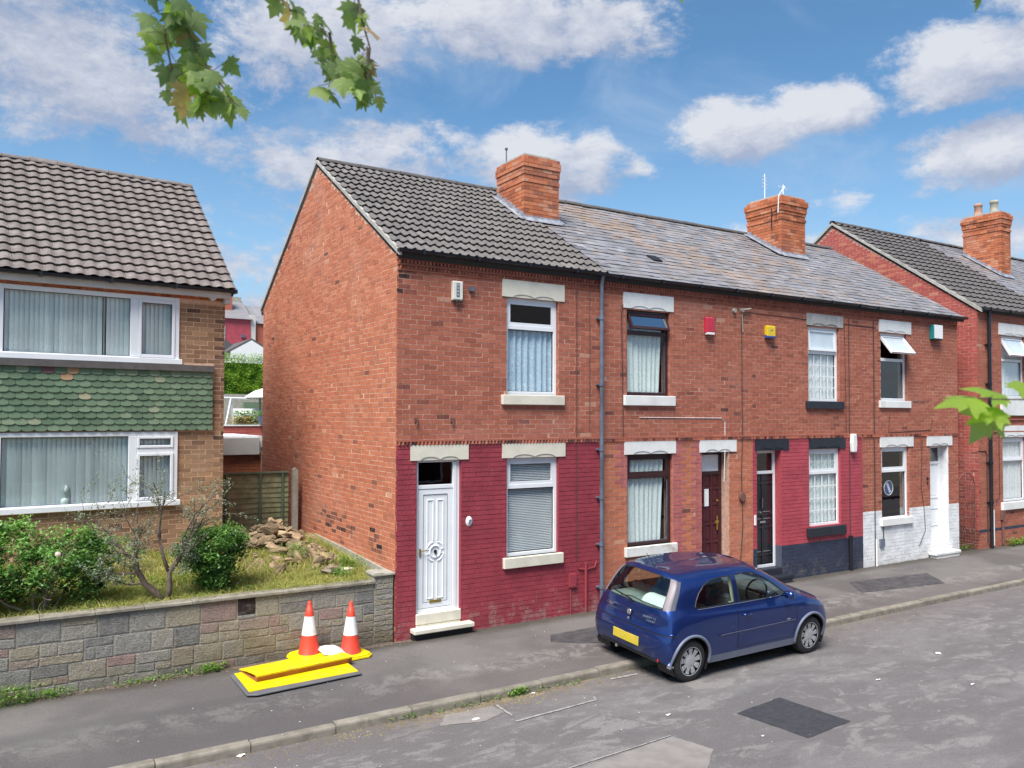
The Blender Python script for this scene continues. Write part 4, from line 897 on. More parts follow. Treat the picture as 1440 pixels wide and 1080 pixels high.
rf6, s6, L6 = roof_deck(h6, .05, 7, D5, 6.15, 2.94, back_mat='slate'); P6 = Pieces(); lay_slates(P6, rf6, T(X, 0, 6.15) @ Rx(s6), .05, 7, L6, seed=91); P6.flush('slate'); ridge(h6, .05, 7, (0, D5/2, 9.12), 'tile_charcoal')
rz6 = lambda y: 6.15+.7*y
chimney(h6, 1.42, 1.98, 2.3, 3.5, 9.84, 'brick_orange', rz6, .7, cap='wide', pots=((1.70, 3.15, .42, .13, ''), (1.70, 2.65, .42, .13, 'cowl')))

# ------------------------------------------------------------------ left house (turned a few degrees from the terrace)
LA = R(4.6); LW = T(-1.81, 3.04, 0) @ Rz(LA)
hl = empty('detached_house', (-1.81, 3.04, 0), (0, 0, LA), 'brown brick house with green hung tiles between two wide white windows', 'house')
OL = [op(-3.26, -.74, 4.20, 5.26), op(-3.26, -.74, 1.92, 3.08)]
PL_ = Pieces(); wl = core('wall', hl, (0, 0, 0), (0, 0, 0), -6, -.0, 0, 5.46, OL, ['mortar_buff'])
def tl(u, z, r):
    v = r.gauss(.5, .17)
    if u > -.13: v = r.gauss(.2, .12)
    if z < 2.6 and u > -.7: v += .15
    return min(1, max(0, v))
brick_field(PL_, wl, LW, -4.6, 0, .9, 5.2, OL+[(-9, -.2, 3.12, 4.16)], lambda u, z: 'brick_brown', tl, ch=.0752, seed=101, header=0)
PL_.flush('brick')
sc_ = MB(); x = -4.6; r = random.Random(4)
while x < -.02: sc_.box((x, -.012, 5.265), (x+.067, .02, 5.37), r.uniform(.2, .8)); x += .076
tag(sc_.build('soldier_brick', 'brick_orange', hl), kind='stuff')
MB().box((-6, 5.0, 0), (0, 5.2, 5.5)).box((-.11, .25, 0), (0, 5.0, 5.5)).box((-6, .25, 0), (-5.9, 5, 5.5)).box((-5.9, .25, 2.8), (-.12, 5, 2.95)).box((-5.9, 2.4, 0), (-.12, 2.5, 5.4)).box((-5.9, .25, 5.4), (-.12, 5, 5.48)).build('inner_wall', 'brick_brown', hl)
MB().prism([(.1, 5.4), (5.1, 5.4), (2.6, 7.68)], -.2, -.01, 0).build('gable_wall', 'brick_brown', hl)
def wide_window(z0, z1, split=None, ld=''):
    u0, u1, um = -3.26, -.74, -1.42; y = -.03
    b = MB(); fr(b, u0, u1, z0, z1, .07, y, y+.1); b.box((um-.06, y-.004, z0+.07), (um+.06, y+.1, z1-.07)); b.box((u0-.02, y-.05, z0-.03), (u1+.04, y+.05, z0+.055))
    fr(b, um+.061, u1-.071, z0+.07, z1-.07, .045, y-.016, y+.05) if not split else None
    if split:
        b.box((um+.06, y-.002, split-.04), (u1-.07, y+.09, split+.04)); fr(b, um+.061, u1-.071, split+.041, z1-.071, .04, y-.016, y+.05); fr(b, um+.061, u1-.071, z0+.075, split-.041, .045, y-.018, y+.05)
    w = b.build('window', 'upvc', hl, bevel=.005); w['label'] = ld
    boxo('pane', (u0+.06, y+.04, z0+.06), (um-.05, y+.047, z1-.06), 'glass', w); boxo('pane', (um+.05, y+.04, z0+.06), (u1-.06, y+.047, z1-.06), 'glass', w)
    g_ = MB(); fr(g_, u0+.07, um-.06, z0+.07, z1-.07, .01, y+.03, y+.055); fr(g_, um+.106, u1-.116, z0+.115, z1-.115, .01, y+.0, y+.055); g_.build('gasket', 'pipe_grey', w)
    B_ = MB(); rr = random.Random(int(z0*9)); n = 38
    for i in range(n):
        x = u0+.03+(u1-u0-.06)*(i+.5)/n; an = R(64+rr.uniform(-5, 5)) if i != 21 or z0 < 4 else R(30); h = .043; dx, dy = h*math.sin(an), h*math.cos(an); cy = .066
        if z0 > 4 and i in (0,): continue
        B_.add([(x-dx, cy-dy, z0+.03), (x+dx, cy+dy, z0+.03), (x+dx, cy+dy, z1), (x-dx, cy-dy, z1)], [(0, 1, 2, 3)], rr.uniform(.3, .8))
    B_.build('vertical_blind', 'blind', w)
wide_window(4.20, 5.26, None, 'upper white wide window with vertical blinds'); wide_window(1.92, 3.08, 2.78, 'lower white wide window with vertical blinds and small top light')
# ornament behind the lower pane
MB().lathe([(0, 0), (.06, 0), (.07, .03), (.055, .08), (.02, .10), (0, .10)], 14, 2, (-2.35, .035, 1.99)).tube([(-2.35, .035, 2.05), (-2.33, .035, 2.18)], .007, 5).lathe([(0, 0), (.03, .02), (.045, .07), (.02, .14), (0, .15)], 8, 2, (-2.33, .035, 2.14)).build('window_ornament', 'grey_green', hl, smooth=True)
boxo('lead_apron', (-4.6, -.10, 4.065), (-.19, .01, 4.165), 'lead', hl).data.materials[0] = MATS['tile_charcoal']
tb = boxo('tile_hanging', (-4.6, -.03, 3.10), (-.2, .02, 4.07), 'tile_under', hl); PG = Pieces(); r = random.Random(8)
k = 0; z = 3.10
while z < 4.06:
    x = -4.6-(k % 2)*.083; 
    while x < -.22:
        w = .163; x1 = min(x+w, -.2); ww = x1-x
        if ww > .05:
            zt = min(.15, 4.075-z)
            pts = [(-ww/2, .022), (-ww/2+ww*.12, .009), (-ww/2+ww*.3, .001), (ww/2-ww*.3, .001), (ww/2-ww*.12, .009), (ww/2, .022), (ww/2, zt), (-ww/2, zt)]
            vs = [(a, -.024*(1-b/.15)-.004, b) for a, b in pts]+[(a, -.024*(1-b/.15)+.010, b) for a, b in pts]; n = 8
            fs = [tuple(range(n))]+[(i, n+i, n+(i+1) % n, (i+1) % n) for i in range(n)]
            tone = min(.95, max(0, r.gauss(.42, .17))); cx = x+ww/2
            if r.random() < .01: tone = .9
            if k >= 9 and r.random() < .3: tone = .82
            if k == 9 and -2.72 < cx < -2.55: tone = 1.5
            if k in (8, 9) and -2.38 < cx < -2.22: tone = 1.2
            if k == 5 and -2.15 < cx < -1.98: tone = 1.02
            PG.add(tb, ('stone_tile', round(ww, 3), round(zt, 3)), vs, fs, T(cx, -.03-.004, z+r.uniform(-.002, .002)) @ Ry(R(r.uniform(-.8, .8))), tone, 'tile_green', ww*.098, LW)
        x += w+.003
    z += .0965; k += 1
PG.flush('hung_tile')
MB().box((-6, -.16, 5.30), (.05, -.13, 5.43)).box((-6, -.13, 5.31), (.02, .0, 5.33)).box((-.04, -.13, 5.22), (.05, .18, 5.44)).prism([(-.30, 5.30), (-.18, 5.30), (-.22, 5.25), (-.26, 5.25)], -.15, -.08, 1).build('fascia', 'timber_white', hl)
sl_ = math.atan2(2.24, 2.6); LL = math.hypot(2.24, 2.6)
dk = boxo('roof', (-6.2, -.22, -.1), (.10, LL, -.004), 'tile_under', hl, loc=(0, 0, 5.57), rot=(sl_, 0, 0)); dk.name = 'roof'
boxo('rear_slope', (-.10, -.2, -.1), (6.2, LL, .03), 'tile_brown', hl, loc=(0, 5.2, 5.57), rot=(sl_, 0, PI))
PT = Pieces(); lay_tiles(PT, dk, LW @ T(0, 0, 5.57) @ Rx(sl_), -4.61, .13, LL, .229, .19, 1, .024, 'tile_brown', lambda r, u, s: r.gauss(.5, .2)+(.8 if r.random() < .02 else 0), eav=.2, steep=False, seed=6); PT.flush('tile')
ridge(hl, -6, .12, (0, 2.6, 7.83), 'tile_brown', .09); gutter(hl, -6, .12, -.225, 5.44, .05)
MB().prism([(-.16, 5.40), (2.6, 7.78), (2.6, 7.86), (-.17, 5.47)], .085, .115, 0).build('verge', 'tile_charcoal', hl)
MB().box((-2.55, 3.4, 7.0), (-1.85, 4.0, 8.06)).box((-2.6, 3.35, 8.06), (-1.8, 4.05, 8.12)).build('chimney', 'cement', hl)

# ------------------------------------------------------------------ garden wall of squared stone, pillar and front garden
gwal = empty('garden_wall', (-3.4, 0, 0), label='low garden wall of grey, pink and buff squared stones under a thin coping', cat='wall')
GW = T(-3.4, 0, 0); kc = MB().box((-4.6, .014, -.15), (3.07, .2, .90)).build('wall_core', 'mortar_stone', gwal)
def rock_face(seed):      # rock-faced block, unit size, front towards -y
    r = random.Random(seed); nx, nz = 6, 5; vs = []; fs = []; PX = (0, .045, .34, .66, .955, 1); PZ_ = (0, .08, .5, .92, 1)
    for j in range(nz):
        for i in range(nx):
            x, z = PX[i]-.5, PZ_[j]-.5; e = i in (0, nx-1) or j in (0, nz-1)
            vs.append((x+(0 if e else r.uniform(-.015, .015)), 0 if e else -r.uniform(.45, 1.0), z+(0 if e else r.uniform(-.03, .03))))
    for j in range(nz-1):
        for i in range(nx-1):
            a = j*nx+i; fs += [(a, a+1, a+nx+1), (a, a+nx+1, a+nx)] if r.random() < .5 else [(a, a+1, a+nx), (a+1, a+nx+1, a+nx)]
    b = len(vs); vs += [(-.5, 1, -.5), (.5, 1, -.5), (.5, 1, .5), (-.5, 1, .5)]; n = nx; t0 = (nz-1)*nx
    fs += [(b, b+1)+tuple(range(n-1, -1, -1)), (b+2, b+3)+tuple(range(t0, t0+n)), (b+3, b)+tuple(j*nx for j in range(nz)), (b+1, b+2)+tuple(j*nx+nx-1 for j in reversed(range(nz)))]
    return vs, fs
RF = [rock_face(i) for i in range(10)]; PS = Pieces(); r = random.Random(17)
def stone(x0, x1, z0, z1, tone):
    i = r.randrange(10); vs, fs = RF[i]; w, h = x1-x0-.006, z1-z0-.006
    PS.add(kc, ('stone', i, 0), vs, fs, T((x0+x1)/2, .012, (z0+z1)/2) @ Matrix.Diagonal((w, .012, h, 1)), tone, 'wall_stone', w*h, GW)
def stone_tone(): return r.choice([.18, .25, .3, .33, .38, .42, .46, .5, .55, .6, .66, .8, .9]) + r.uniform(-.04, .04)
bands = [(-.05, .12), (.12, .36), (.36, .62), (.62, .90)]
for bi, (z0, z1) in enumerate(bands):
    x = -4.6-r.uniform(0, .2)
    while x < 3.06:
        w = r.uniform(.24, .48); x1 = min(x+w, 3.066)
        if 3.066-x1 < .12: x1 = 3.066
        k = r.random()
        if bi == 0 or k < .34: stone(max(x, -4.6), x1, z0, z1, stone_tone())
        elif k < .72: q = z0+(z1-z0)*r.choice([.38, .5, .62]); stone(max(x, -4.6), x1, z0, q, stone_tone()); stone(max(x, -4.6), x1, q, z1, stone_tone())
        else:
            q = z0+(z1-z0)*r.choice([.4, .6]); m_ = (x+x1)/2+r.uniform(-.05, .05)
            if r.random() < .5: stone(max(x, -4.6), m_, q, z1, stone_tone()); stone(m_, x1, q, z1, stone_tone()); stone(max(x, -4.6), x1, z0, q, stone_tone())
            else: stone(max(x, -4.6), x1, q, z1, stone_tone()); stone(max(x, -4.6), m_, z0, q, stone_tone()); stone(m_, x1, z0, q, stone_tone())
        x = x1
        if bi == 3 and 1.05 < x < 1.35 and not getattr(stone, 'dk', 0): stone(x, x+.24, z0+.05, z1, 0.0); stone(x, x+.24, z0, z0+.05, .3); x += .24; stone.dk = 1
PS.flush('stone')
x = -4.6; r = random.Random(3)
while x < 3.06:
    L_ = min(r.uniform(.55, .62), 3.066-x)
    MB().box((x+.002, -.035, .90), (x+L_-.002, .22, .938+r.uniform(0, .004)), r.uniform(.3, .7)).build('coping_stone', 'coping', gwal, bevel=.006); x += L_
pw = empty('gate_pier', (-.175, 0, 0), label='narrow grey pier of thin split blocks between the garden wall and the crimson corner', cat='pier')
PP = Pieces(); pc = MB().box((-.148, .012, -.1), (.142, .3, 1.0)).build('pier_core', 'mortar_stone', pw); r = random.Random(6); z = -.05
while z < .98:
    h = r.uniform(.072, .085); h = min(h, 1.0-z); x = -.155
    cuts = [-.155, .15] if r.random() < .45 else [-.155, r.uniform(-.06, .06), .15]
    for a, b_ in zip(cuts, cuts[1:]):
        i = r.randrange(10); PP.add(pc, ('stone', i, 1), *RF[i], T((a+b_)/2, .012, z+h/2) @ Matrix.Diagonal((b_-a-.006, .016, h-.007, 1)), r.uniform(.34, .6), 'wall_stone', .3*h, T(-.175, 0, 0))
    z += h
PP.flush('split_block'); MB().box((-.17, -.03, 1.0), (.165, .32, 1.035)).box((-.16, -.02, 1.035), (.0, .3, 1.05)).build('pier_cap', 'concrete', pw, bevel=.006)

def soil_z(x, y):
    b = .86+.05*y+.05*mnoise.noise(Vector((x*1.1, y*1.1, 2)))+.022*mnoise.noise(Vector((x*5, y*5, 0)))
    b += .18*math.exp(-((x+1.1)**2/.9+(y-2.6)**2/1.6))
    return b+(.05*max(0, y-1) if x < -1.8 else 0)
mb = MB(); nx, ny = 60, 44; vs = []
for j in range(ny+1):
    for i in range(nx+1): x_ = -8+7.99*i/nx; y_ = .14+4.7*j/ny; vs.append((x_, y_, soil_z(x_, y_)))
mb.add(vs, [(j*(nx+1)+i, j*(nx+1)+i+1, (j+1)*(nx+1)+i+1, (j+1)*(nx+1)+i) for j in range(ny) for i in range(nx)]); o = mb.build('garden_soil', 'soil', None, smooth=True); o['kind'] = 'structure'

# grass, weeds ------------------------------------------------------
def blades(name, mat, n, region, zf, h=(.06, .18), w=.006, lean=.5, seed=0, label=None, dens=None):
    r = random.Random(seed); mb = MB(); c = 0
    while c < n:
        x, y = region(r)
        if dens and r.random() > dens(x, y): continue
        z = zf(x, y)-.01; hh = r.uniform(*h); a = r.uniform(0, 2*PI); dx, dy = math.cos(a)*w, math.sin(a)*w
        lx, ly = r.gauss(0, lean)*hh, r.gauss(0, lean)*hh; t_ = r.random()
        mb.add([(x-dx, y-dy, z), (x+dx, y+dy, z), (x+lx*.4+dx*.7, y+ly*.4+dy*.7, z+hh*.6), (x+lx*.4-dx*.7, y+ly*.4-dy*.7, z+hh*.6), (x+lx, y+ly, z+hh*.85)], [(0, 1, 2, 3), (3, 2, 4)], t_); c += 1
    o = mb.build(name, mat); tag(o, label, None, None, 'stuff'); return o
def gd(x, y): 
    k = mnoise.noise(Vector((x*1.3, y*1.3, 7)))
    base = .95 if k > -.1 else .3
    if -1.9 < x < -.3 and .9 < y < 4.2: base *= .6
    return base
o = blades('long_grass', 'grass', 44000, lambda r: (r.uniform(-6.3, -.1), .12+r.random()**1.5*3.6), soil_z, (.04, .16), .0055, .75, 1, 'yellow and green rough grass growing over the front garden behind the stone wall', gd); o['category'] = 'grass'
def tuft(region, n, zf, mat, h, seed, label, name='weed_patch', leaf=.016):
    r = random.Random(seed); mb = MB()
    for i in range(n):
        x, y = region(r); z = zf(x, y); hh = r.uniform(.2, 1)*h
        a, b = r.uniform(0, 2*PI), r.uniform(-.9, .9); L_ = leaf*r.uniform(.6, 1.5)
        d = Vector((math.cos(a)*math.cos(b), math.sin(a)*math.cos(b), math.sin(b)*.6+.2)).normalized(); s = d.cross(Vector((0, 0, 1))).normalized()*L_*.5
        p = Vector((x, y, z+hh)); mb.add([p, p+d*L_+s, p+d*L_*2.1, p+d*L_-s], [(0, 1, 2, 3)], r.random())
        if i % 6 == 0: mb.tube([(x, y, z), (x, y, z+hh)], .002, 3, .2, cap=False)
    o = mb.build(name, mat); tag(o, label, 'weeds', None, 'stuff'); return o
def g2(cx, cy, sx, sy): return lambda r: (r.gauss(cx, sx), r.gauss(cy, sy))
PZ = lambda x, y: PAVZ(x, y)
tuft(g2(-4.85, -.12, .13, .05), 380, PZ, 'weed', .22, 1, 'tall green weeds at the foot of the wall by the left edge')
tuft(g2(-4.45, -.07, .16, .04), 260, PZ, 'weed', .10, 2, 'low green weeds along the wall foot, second clump from the left')
tuft(g2(-3.3, -.06, .28, .03), 220, PZ, 'weed', .07, 3, 'straggling weeds at the wall foot under the bare shrub')
tuft(g2(-2.62, -.05, .09, .03), 240, PZ, 'weed', .10, 4, 'bright green weed clump at the wall foot left of the yellow board')
tuft(lambda r: (r.uniform(-1.2, 1.5), KY(0)-.03+r.gauss(0, .02)), 160, lambda x, y: -.13, 'weed', .06, 5, 'tufts of weed growing in the gutter along the kerb')
tuft(g2(.55, KY(.5)-.01, .07, .02), 200, lambda x, y: -.13, 'weed', .09, 6, 'green weed tuft in the gutter by the kerb joint')
tuft(g2(-.95, 1.7, .10, .12), 260, soil_z, 'weed', .24, 7, 'pale green weed standing on the left slope of the rubble heap', leaf=.02)
tuft(g2(-.34, 1.1, .12, .14), 420, soil_z, 'weed', .18, 8, 'bright green weeds between the rubble and the concrete plinth', leaf=.02)
tuft(g2(-.62, .62, .06, .08), 200, soil_z, 'leaf_bush', .16, 9, 'dark green weeds beside the stump near the wall coping', leaf=.022)
tuft(lambda r: (r.uniform(-4.7, -1.9), r.uniform(.3, 1.6)), 1500, soil_z, 'weed', .12, 10, 'broad leaved weeds spread through the grass behind the wall', leaf=.02)
tuft(lambda r: (17.0+r.random()*3, -.12+r.gauss(0, .06)), 900, PZ, 'weed', .16, 11, 'yellow green weeds at the foot of the furthest brick house', leaf=.03)
tuft(lambda r: (r.uniform(14.95, 15.8), r.gauss(.25, .12)), 260, PZ, 'weed', .14, 12, 'weeds on the alley threshold under the iron gate', leaf=.02)
rb = random.Random(44); db = MB()
for i in range(2600):
    x_ = rb.uniform(-5, .3); y_ = -abs(rb.gauss(.02, .05)); s = rb.uniform(.004, .012); z_ = PAVZ(x_, y_); db.add([(x_-s, y_-s, z_+.002), (x_+s, y_-s*.6, z_+.003), (x_+s*.7, y_+s, z_+s*.9), (x_-s, y_+s*.8, z_+.003)], [(0, 1, 2, 3)], rb.random())
tag(db.build('leaf_litter', 'bark'), 'brown leaf crumbs swept against the foot of the stone wall', 'debris', None, 'stuff')
db = MB()
for i in range(2200):
    x_ = rb.uniform(-4, 9) if rb.random() < .35 else rb.gauss(-.0, 1.0); y_ = KY(x_)-abs(rb.gauss(.0, .14)); s = rb.uniform(.003, .012); z_ = -.13; db.add([(x_-s, y_-s, z_), (x_+s, y_-s, z_), (x_+s, y_+s, z_), (x_-s, y_+s, z_), (x_, y_, z_+s*.9)], [(0, 1, 4), (1, 2, 4), (2, 3, 4), (3, 0, 4)], rb.random())
tag(db.build('gutter_grit', 'soil'), 'grit and dead leaves lying in the gutter along the kerb', 'debris', None, 'stuff')

# shrubs ------------------------------------------------------------
def limb(mb, p, d, L_, r0, lv, r, tips, wob=.35, nseg=5, kids=3, up_=.1):
    pts = [p.copy()]; rs = [r0]; q = p.copy(); dd = d.normalized()
    for i in range(nseg):
        dd = (dd+Vector((r.gauss(0, wob), r.gauss(0, wob), r.gauss(0, wob)+up_))*.45).normalized(); q = q+dd*L_/nseg; pts.append(q.copy()); rs.append(r0*(1-.6*(i+1)/nseg))
    mb.tube(pts, rs, 5 if lv < 2 else 3, r.random(), cap=False)
    if lv >= 3: tips.extend(pts[1:]); return
    if lv >= 1: tips.extend(pts[3:])
    for k in range(kids):
        i = r.randint(1, nseg); dv = (dd+Vector((r.gauss(0, .9), r.gauss(0, .9), r.gauss(.1, .6)))).normalized()
        limb(mb, pts[i], dv, L_*r.uniform(.45, .8), rs[i]*.62, lv+1, r, tips, wob, nseg, kids, up_)
def leaf(mb, p, r, L_, wd, tone, dz=.25):
    a = r.uniform(0, 2*PI); b = r.gauss(0, .55); d = Vector((math.cos(a)*math.cos(b), math.sin(a)*math.cos(b), math.sin(b)+dz*0)).normalized()
    s = d.cross(Vector((r.gauss(0, .35), r.gauss(0, .35), 1))).normalized(); n = s.cross(d)
    mb.add([p, p+d*L_*.5+s*wd-n*wd*.25, p+d*L_, p+d*L_*.5-s*wd-n*wd*.25, p+d*L_*.5+n*wd*.12], [(0, 1, 4), (1, 2, 4), (2, 3, 4), (3, 0, 4)], tone)
def bush(x, y, blobs, label, seed, stems, leafn, mat='leaf_bush', lsz=.05, group=None):
    e = empty('shrub', (x, y, soil_z(x, y)-.02), label=label, cat='shrub', group=group); r = random.Random(seed); st = MB()
    for (dx, dy, h, r0) in stems:
        tips = []; limb(st, Vector((dx*.25, dy*.25, 0)), Vector((dx, dy, h)), math.hypot(math.hypot(dx, dy), h), r0, 1, r, tips, .3, 6, 2)
    st.build('stem', 'bark_pale', e, smooth=True); lf = MB()
    cl = []
    for (bx, by, bz, rx, ry, rz, wgt) in blobs:
        for k in range(int(wgt*34)):
            while True:
                v = Vector((r.uniform(-1, 1), r.uniform(-1, 1), r.uniform(-1, 1)))
                if .35 < v.length < 1 : break
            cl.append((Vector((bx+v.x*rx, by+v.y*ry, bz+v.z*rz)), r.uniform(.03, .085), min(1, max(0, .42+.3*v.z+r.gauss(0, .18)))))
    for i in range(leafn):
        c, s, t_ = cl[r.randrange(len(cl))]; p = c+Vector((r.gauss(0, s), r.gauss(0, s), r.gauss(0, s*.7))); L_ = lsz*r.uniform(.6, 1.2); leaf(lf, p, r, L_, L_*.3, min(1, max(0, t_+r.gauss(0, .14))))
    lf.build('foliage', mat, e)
    return e
# positions are metres; blobs: centre, radii, weight
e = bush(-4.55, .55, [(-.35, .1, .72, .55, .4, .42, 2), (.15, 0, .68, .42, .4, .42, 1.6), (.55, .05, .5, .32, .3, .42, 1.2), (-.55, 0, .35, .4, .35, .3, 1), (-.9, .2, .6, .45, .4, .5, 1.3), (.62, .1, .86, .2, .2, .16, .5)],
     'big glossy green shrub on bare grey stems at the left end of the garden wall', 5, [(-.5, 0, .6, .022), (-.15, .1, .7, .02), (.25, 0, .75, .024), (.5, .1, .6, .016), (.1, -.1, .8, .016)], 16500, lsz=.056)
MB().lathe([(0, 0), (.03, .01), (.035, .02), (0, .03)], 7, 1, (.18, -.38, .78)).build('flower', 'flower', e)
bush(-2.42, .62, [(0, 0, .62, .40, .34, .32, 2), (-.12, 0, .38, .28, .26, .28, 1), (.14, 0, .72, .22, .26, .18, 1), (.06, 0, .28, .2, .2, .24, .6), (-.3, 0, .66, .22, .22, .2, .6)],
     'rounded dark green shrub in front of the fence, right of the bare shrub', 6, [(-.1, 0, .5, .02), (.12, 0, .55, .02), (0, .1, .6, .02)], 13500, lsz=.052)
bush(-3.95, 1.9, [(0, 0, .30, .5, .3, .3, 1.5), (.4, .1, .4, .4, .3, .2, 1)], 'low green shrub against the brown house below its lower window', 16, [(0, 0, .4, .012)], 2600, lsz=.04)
# thin half bare shrub in the middle
e = empty('shrub', (-3.12, .38, soil_z(-3.12, .38)-.02), label='gnarled half bare shrub with thin grey twigs in front of the lower window', cat='shrub'); r = random.Random(12); st = MB(); tips = []
T1 = [(0, 0, 0), (-.10, 0, .16), (-.24, .0, .30), (-.34, .02, .5), (-.36, .02, .66)]; T2 = [(.02, 0, 0), (.06, 0, .22), (.05, 0, .42), (.17, .02, .58), (.24, .02, .74), (.22, .0, .86)]; T3 = [(.05, 0, .42), (-.02, .02, .62), (-.06, .02, .85)]
st.tube(T1, [.05, .045, .04, .034, .028], 7); st.tube(T2, [.045, .038, .034, .03, .026, .02], 7); st.tube(T3, [.028, .022, .016], 6); st.build('trunk', 'bark', e, smooth=True)
tw = MB()
for base, d, L_ in (((-.36, .02, .62), (-.7, .1, .9), .75), ((-.34, .02, .5), (-.2, .1, 1), .8), ((-.36, .0, .66), (.3, 0, 1), .7), ((-.3, 0, .45), (-1, .1, .25), .6), ((.22, 0, .86), (.3, 0, 1), .75), ((.24, .02, .74), (.8, .1, 1), .5), ((-.06, .02, .85), (.1, 0, 1), .8), ((-.06, .02, .8), (-.5, 0, 1), .8), ((.17, .02, .58), (1, 0, .5), .5), ((.24, 0, .7), (.3, 0, 1), .7), ((-.24, 0, .3), (-1, 0, .5), .5), ((-.36, .02, .6), (-1, 0, .7), .8)):
    limb(tw, Vector(base), Vector(d), L_, .017, 1, r, tips, .4, 6, 3, .12)
tw.build('twig', 'bark', e); lf = MB()
for p in tips:
    for k in range(5 if p.z > .7 else 8): q = p+Vector((r.gauss(0, .02), r.gauss(0, .02), r.gauss(0, .02))); leaf(lf, q, r, r.uniform(.022, .042), .0095, r.random()*.8)
for c in ((-.34, -.05, .62, .12), (.12, -.05, .72, .11), (.2, -.05, .46, .10), (-.7, 0, .45, .13), (-.3, 0, .8, .12), (.32, 0, .62, .08)):
    for k in range(240): p = Vector((c[0]+r.gauss(0, c[3]*.6), c[1]+r.gauss(0, .06), c[2]+r.gauss(0, c[3]*.45))); leaf(lf, p, r, r.uniform(.02, .04), .009, min(1, r.random()))
lf.build('foliage', 'leaf_grey', e)

# rubble heap -------------------------------------------------------
def rock(seed, s):
    r = random.Random(seed); vs = []; fs = []; n = 6; rows = 4; sq = (1, r.uniform(.5, .8), r.uniform(.22, .40))
    prof = [.7, 1, 1, .75]
    for j in range(rows):
        for i in range(n):
            th = 2*PI*i/n+r.uniform(-.35, .35); rr = prof[j]*r.uniform(.7, 1.2)
            vs.append((math.cos(th)*rr*sq[0]*s, math.sin(th)*rr*sq[1]*s, (j/(rows-1)-.5)*2*sq[2]*s*r.uniform(.85, 1.1)))
    for j in range(rows-1):
        for i in range(n): fs.append((j*n+i, j*n+(i+1) % n, (j+1)*n+(i+1) % n, (j+1)*n+i))
    fs += [tuple(reversed(range(n))), tuple(range((rows-1)*n, rows*n))]; return vs, fs
r = random.Random(23); placed = []
for k in range(130):
    t_ = r.random(); cx, cy = -1.0+r.gauss(0, .38), 2.85+r.gauss(0, .6)
    if k % 3 == 0: cx, cy = -.72+r.gauss(0, .24), 1.8+r.gauss(0, .5)
    cx = min(cx, -.2); cy = min(cy, 4.25)
    s = r.uniform(.06, .19); hz = .34*math.exp(-(((cx+1.1)/.45)**2+((cy-2.9)/.8)**2))
    z_ = soil_z(cx, cy)+hz*r.uniform(.2, 1)+s*.18
    vs, fs = rock(k % 14, s); o = MB().add(vs, fs, r.uniform(.1, .9)).build('rubble_stone', 'rubble', None, loc=(cx, cy, z_), rot=(r.gauss(0, .45), r.gauss(0, .45), r.uniform(0, PI)))
    tag(o, 'rough brown stone lying in the rubble heap by the fence', 'rubble stone', 'rubble stones heaped by the fence')
vs, fs = rock(5, .17); tag(MB().add(vs, fs, .5).build('tree_stump', 'bark_pale', None, loc=(-.72, .78, soil_z(-.7, .8)+.07), rot=(.1, .3, .5)), 'grey weathered stump lying near the coping below the rubble heap', 'stump')
tag(MB().box((-.09, -.055, -.03), (.09, .055, .03)).build('loose_brick', 'stone_cream', None, loc=(-.42, .86, soil_z(-.4, .85)+.04), rot=(.1, .05, .4), bevel=.006), 'single pale brick lying on the soil by the concrete plinth', 'brick')

# fence -------------------------------------------------------------
fn = empty('fence', (-1.02, 4.45, 0), label='weathered green overlapping board fence panel beside the brick gable', cat='fence')
MB().box((-1.05, .03, 1.0), (.74, .06, 2.25)).build('fence_back', 'fence_rail', fn)
r = random.Random(9); z = 1.02; k = 0
while z < 2.17:
    h = .118; dz = r.uniform(-.006, .006); w_ = [(-1.05, .0), (1, 0)]
    pts = [(-.012+.0, z+dz), (.004, z+dz), (.03, z+h+.03), (.018, z+h+.03)]
    b = MB(); n = 10; vs = []
    for i in range(n+1):
        x_ = -1.05+1.79*i/n; wz = .006*math.sin(x_*5+k)+r.uniform(-.002, .002)
        for (y_, z_) in pts: vs.append((x_, y_, z_+wz))
    fs = [(i*4+j, (i+1)*4+j, (i+1)*4+(j+1) % 4, i*4+(j+1) % 4) for i in range(n) for j in range(4)]+[(0, 1, 2, 3), (n*4+3, n*4+2, n*4+1, n*4)]
    b.add(vs, fs, r.uniform(.15, .85)).build('fence_board', 'fence_wood', fn); z += .096; k += 1
for x_ in (-.98, -.42, .2, .62): boxo('batten', (x_-.022, -.04, 1.0), (x_+.022, -.013, 2.26), 'fence_rail', fn, bevel=.003)
boxo('top_rail', (-1.06, -.045, 2.24), (.75, .06, 2.275), 'fence_rail', fn, bevel=.004); boxo('bottom_rail', (-1.06, -.04, .99), (.75, .0, 1.03), 'fence_rail', fn)
boxo('gravel_board', (-1.06, .0, .7), (.75, .05, .99), 'concrete', fn)
o = MB().box((-.05, -.05, .6), (.05, .05, 2.30)).prism([(-.05, 2.30), (.05, 2.30), (0.0, 2.34)], -.05, .05, 1).build('fence_post', 'concrete', None, loc=(-.17, 4.40, 0)); tag(o, 'concrete fence post standing against the brick gable', 'post')
o = MB().box((-.05, -.05, .6), (.05, .05, 2.30)).build('fence_post', 'concrete', None, loc=(-1.72, 4.40, 0)); tag(o, 'concrete fence post half hidden behind the corner of the brown house', 'post')

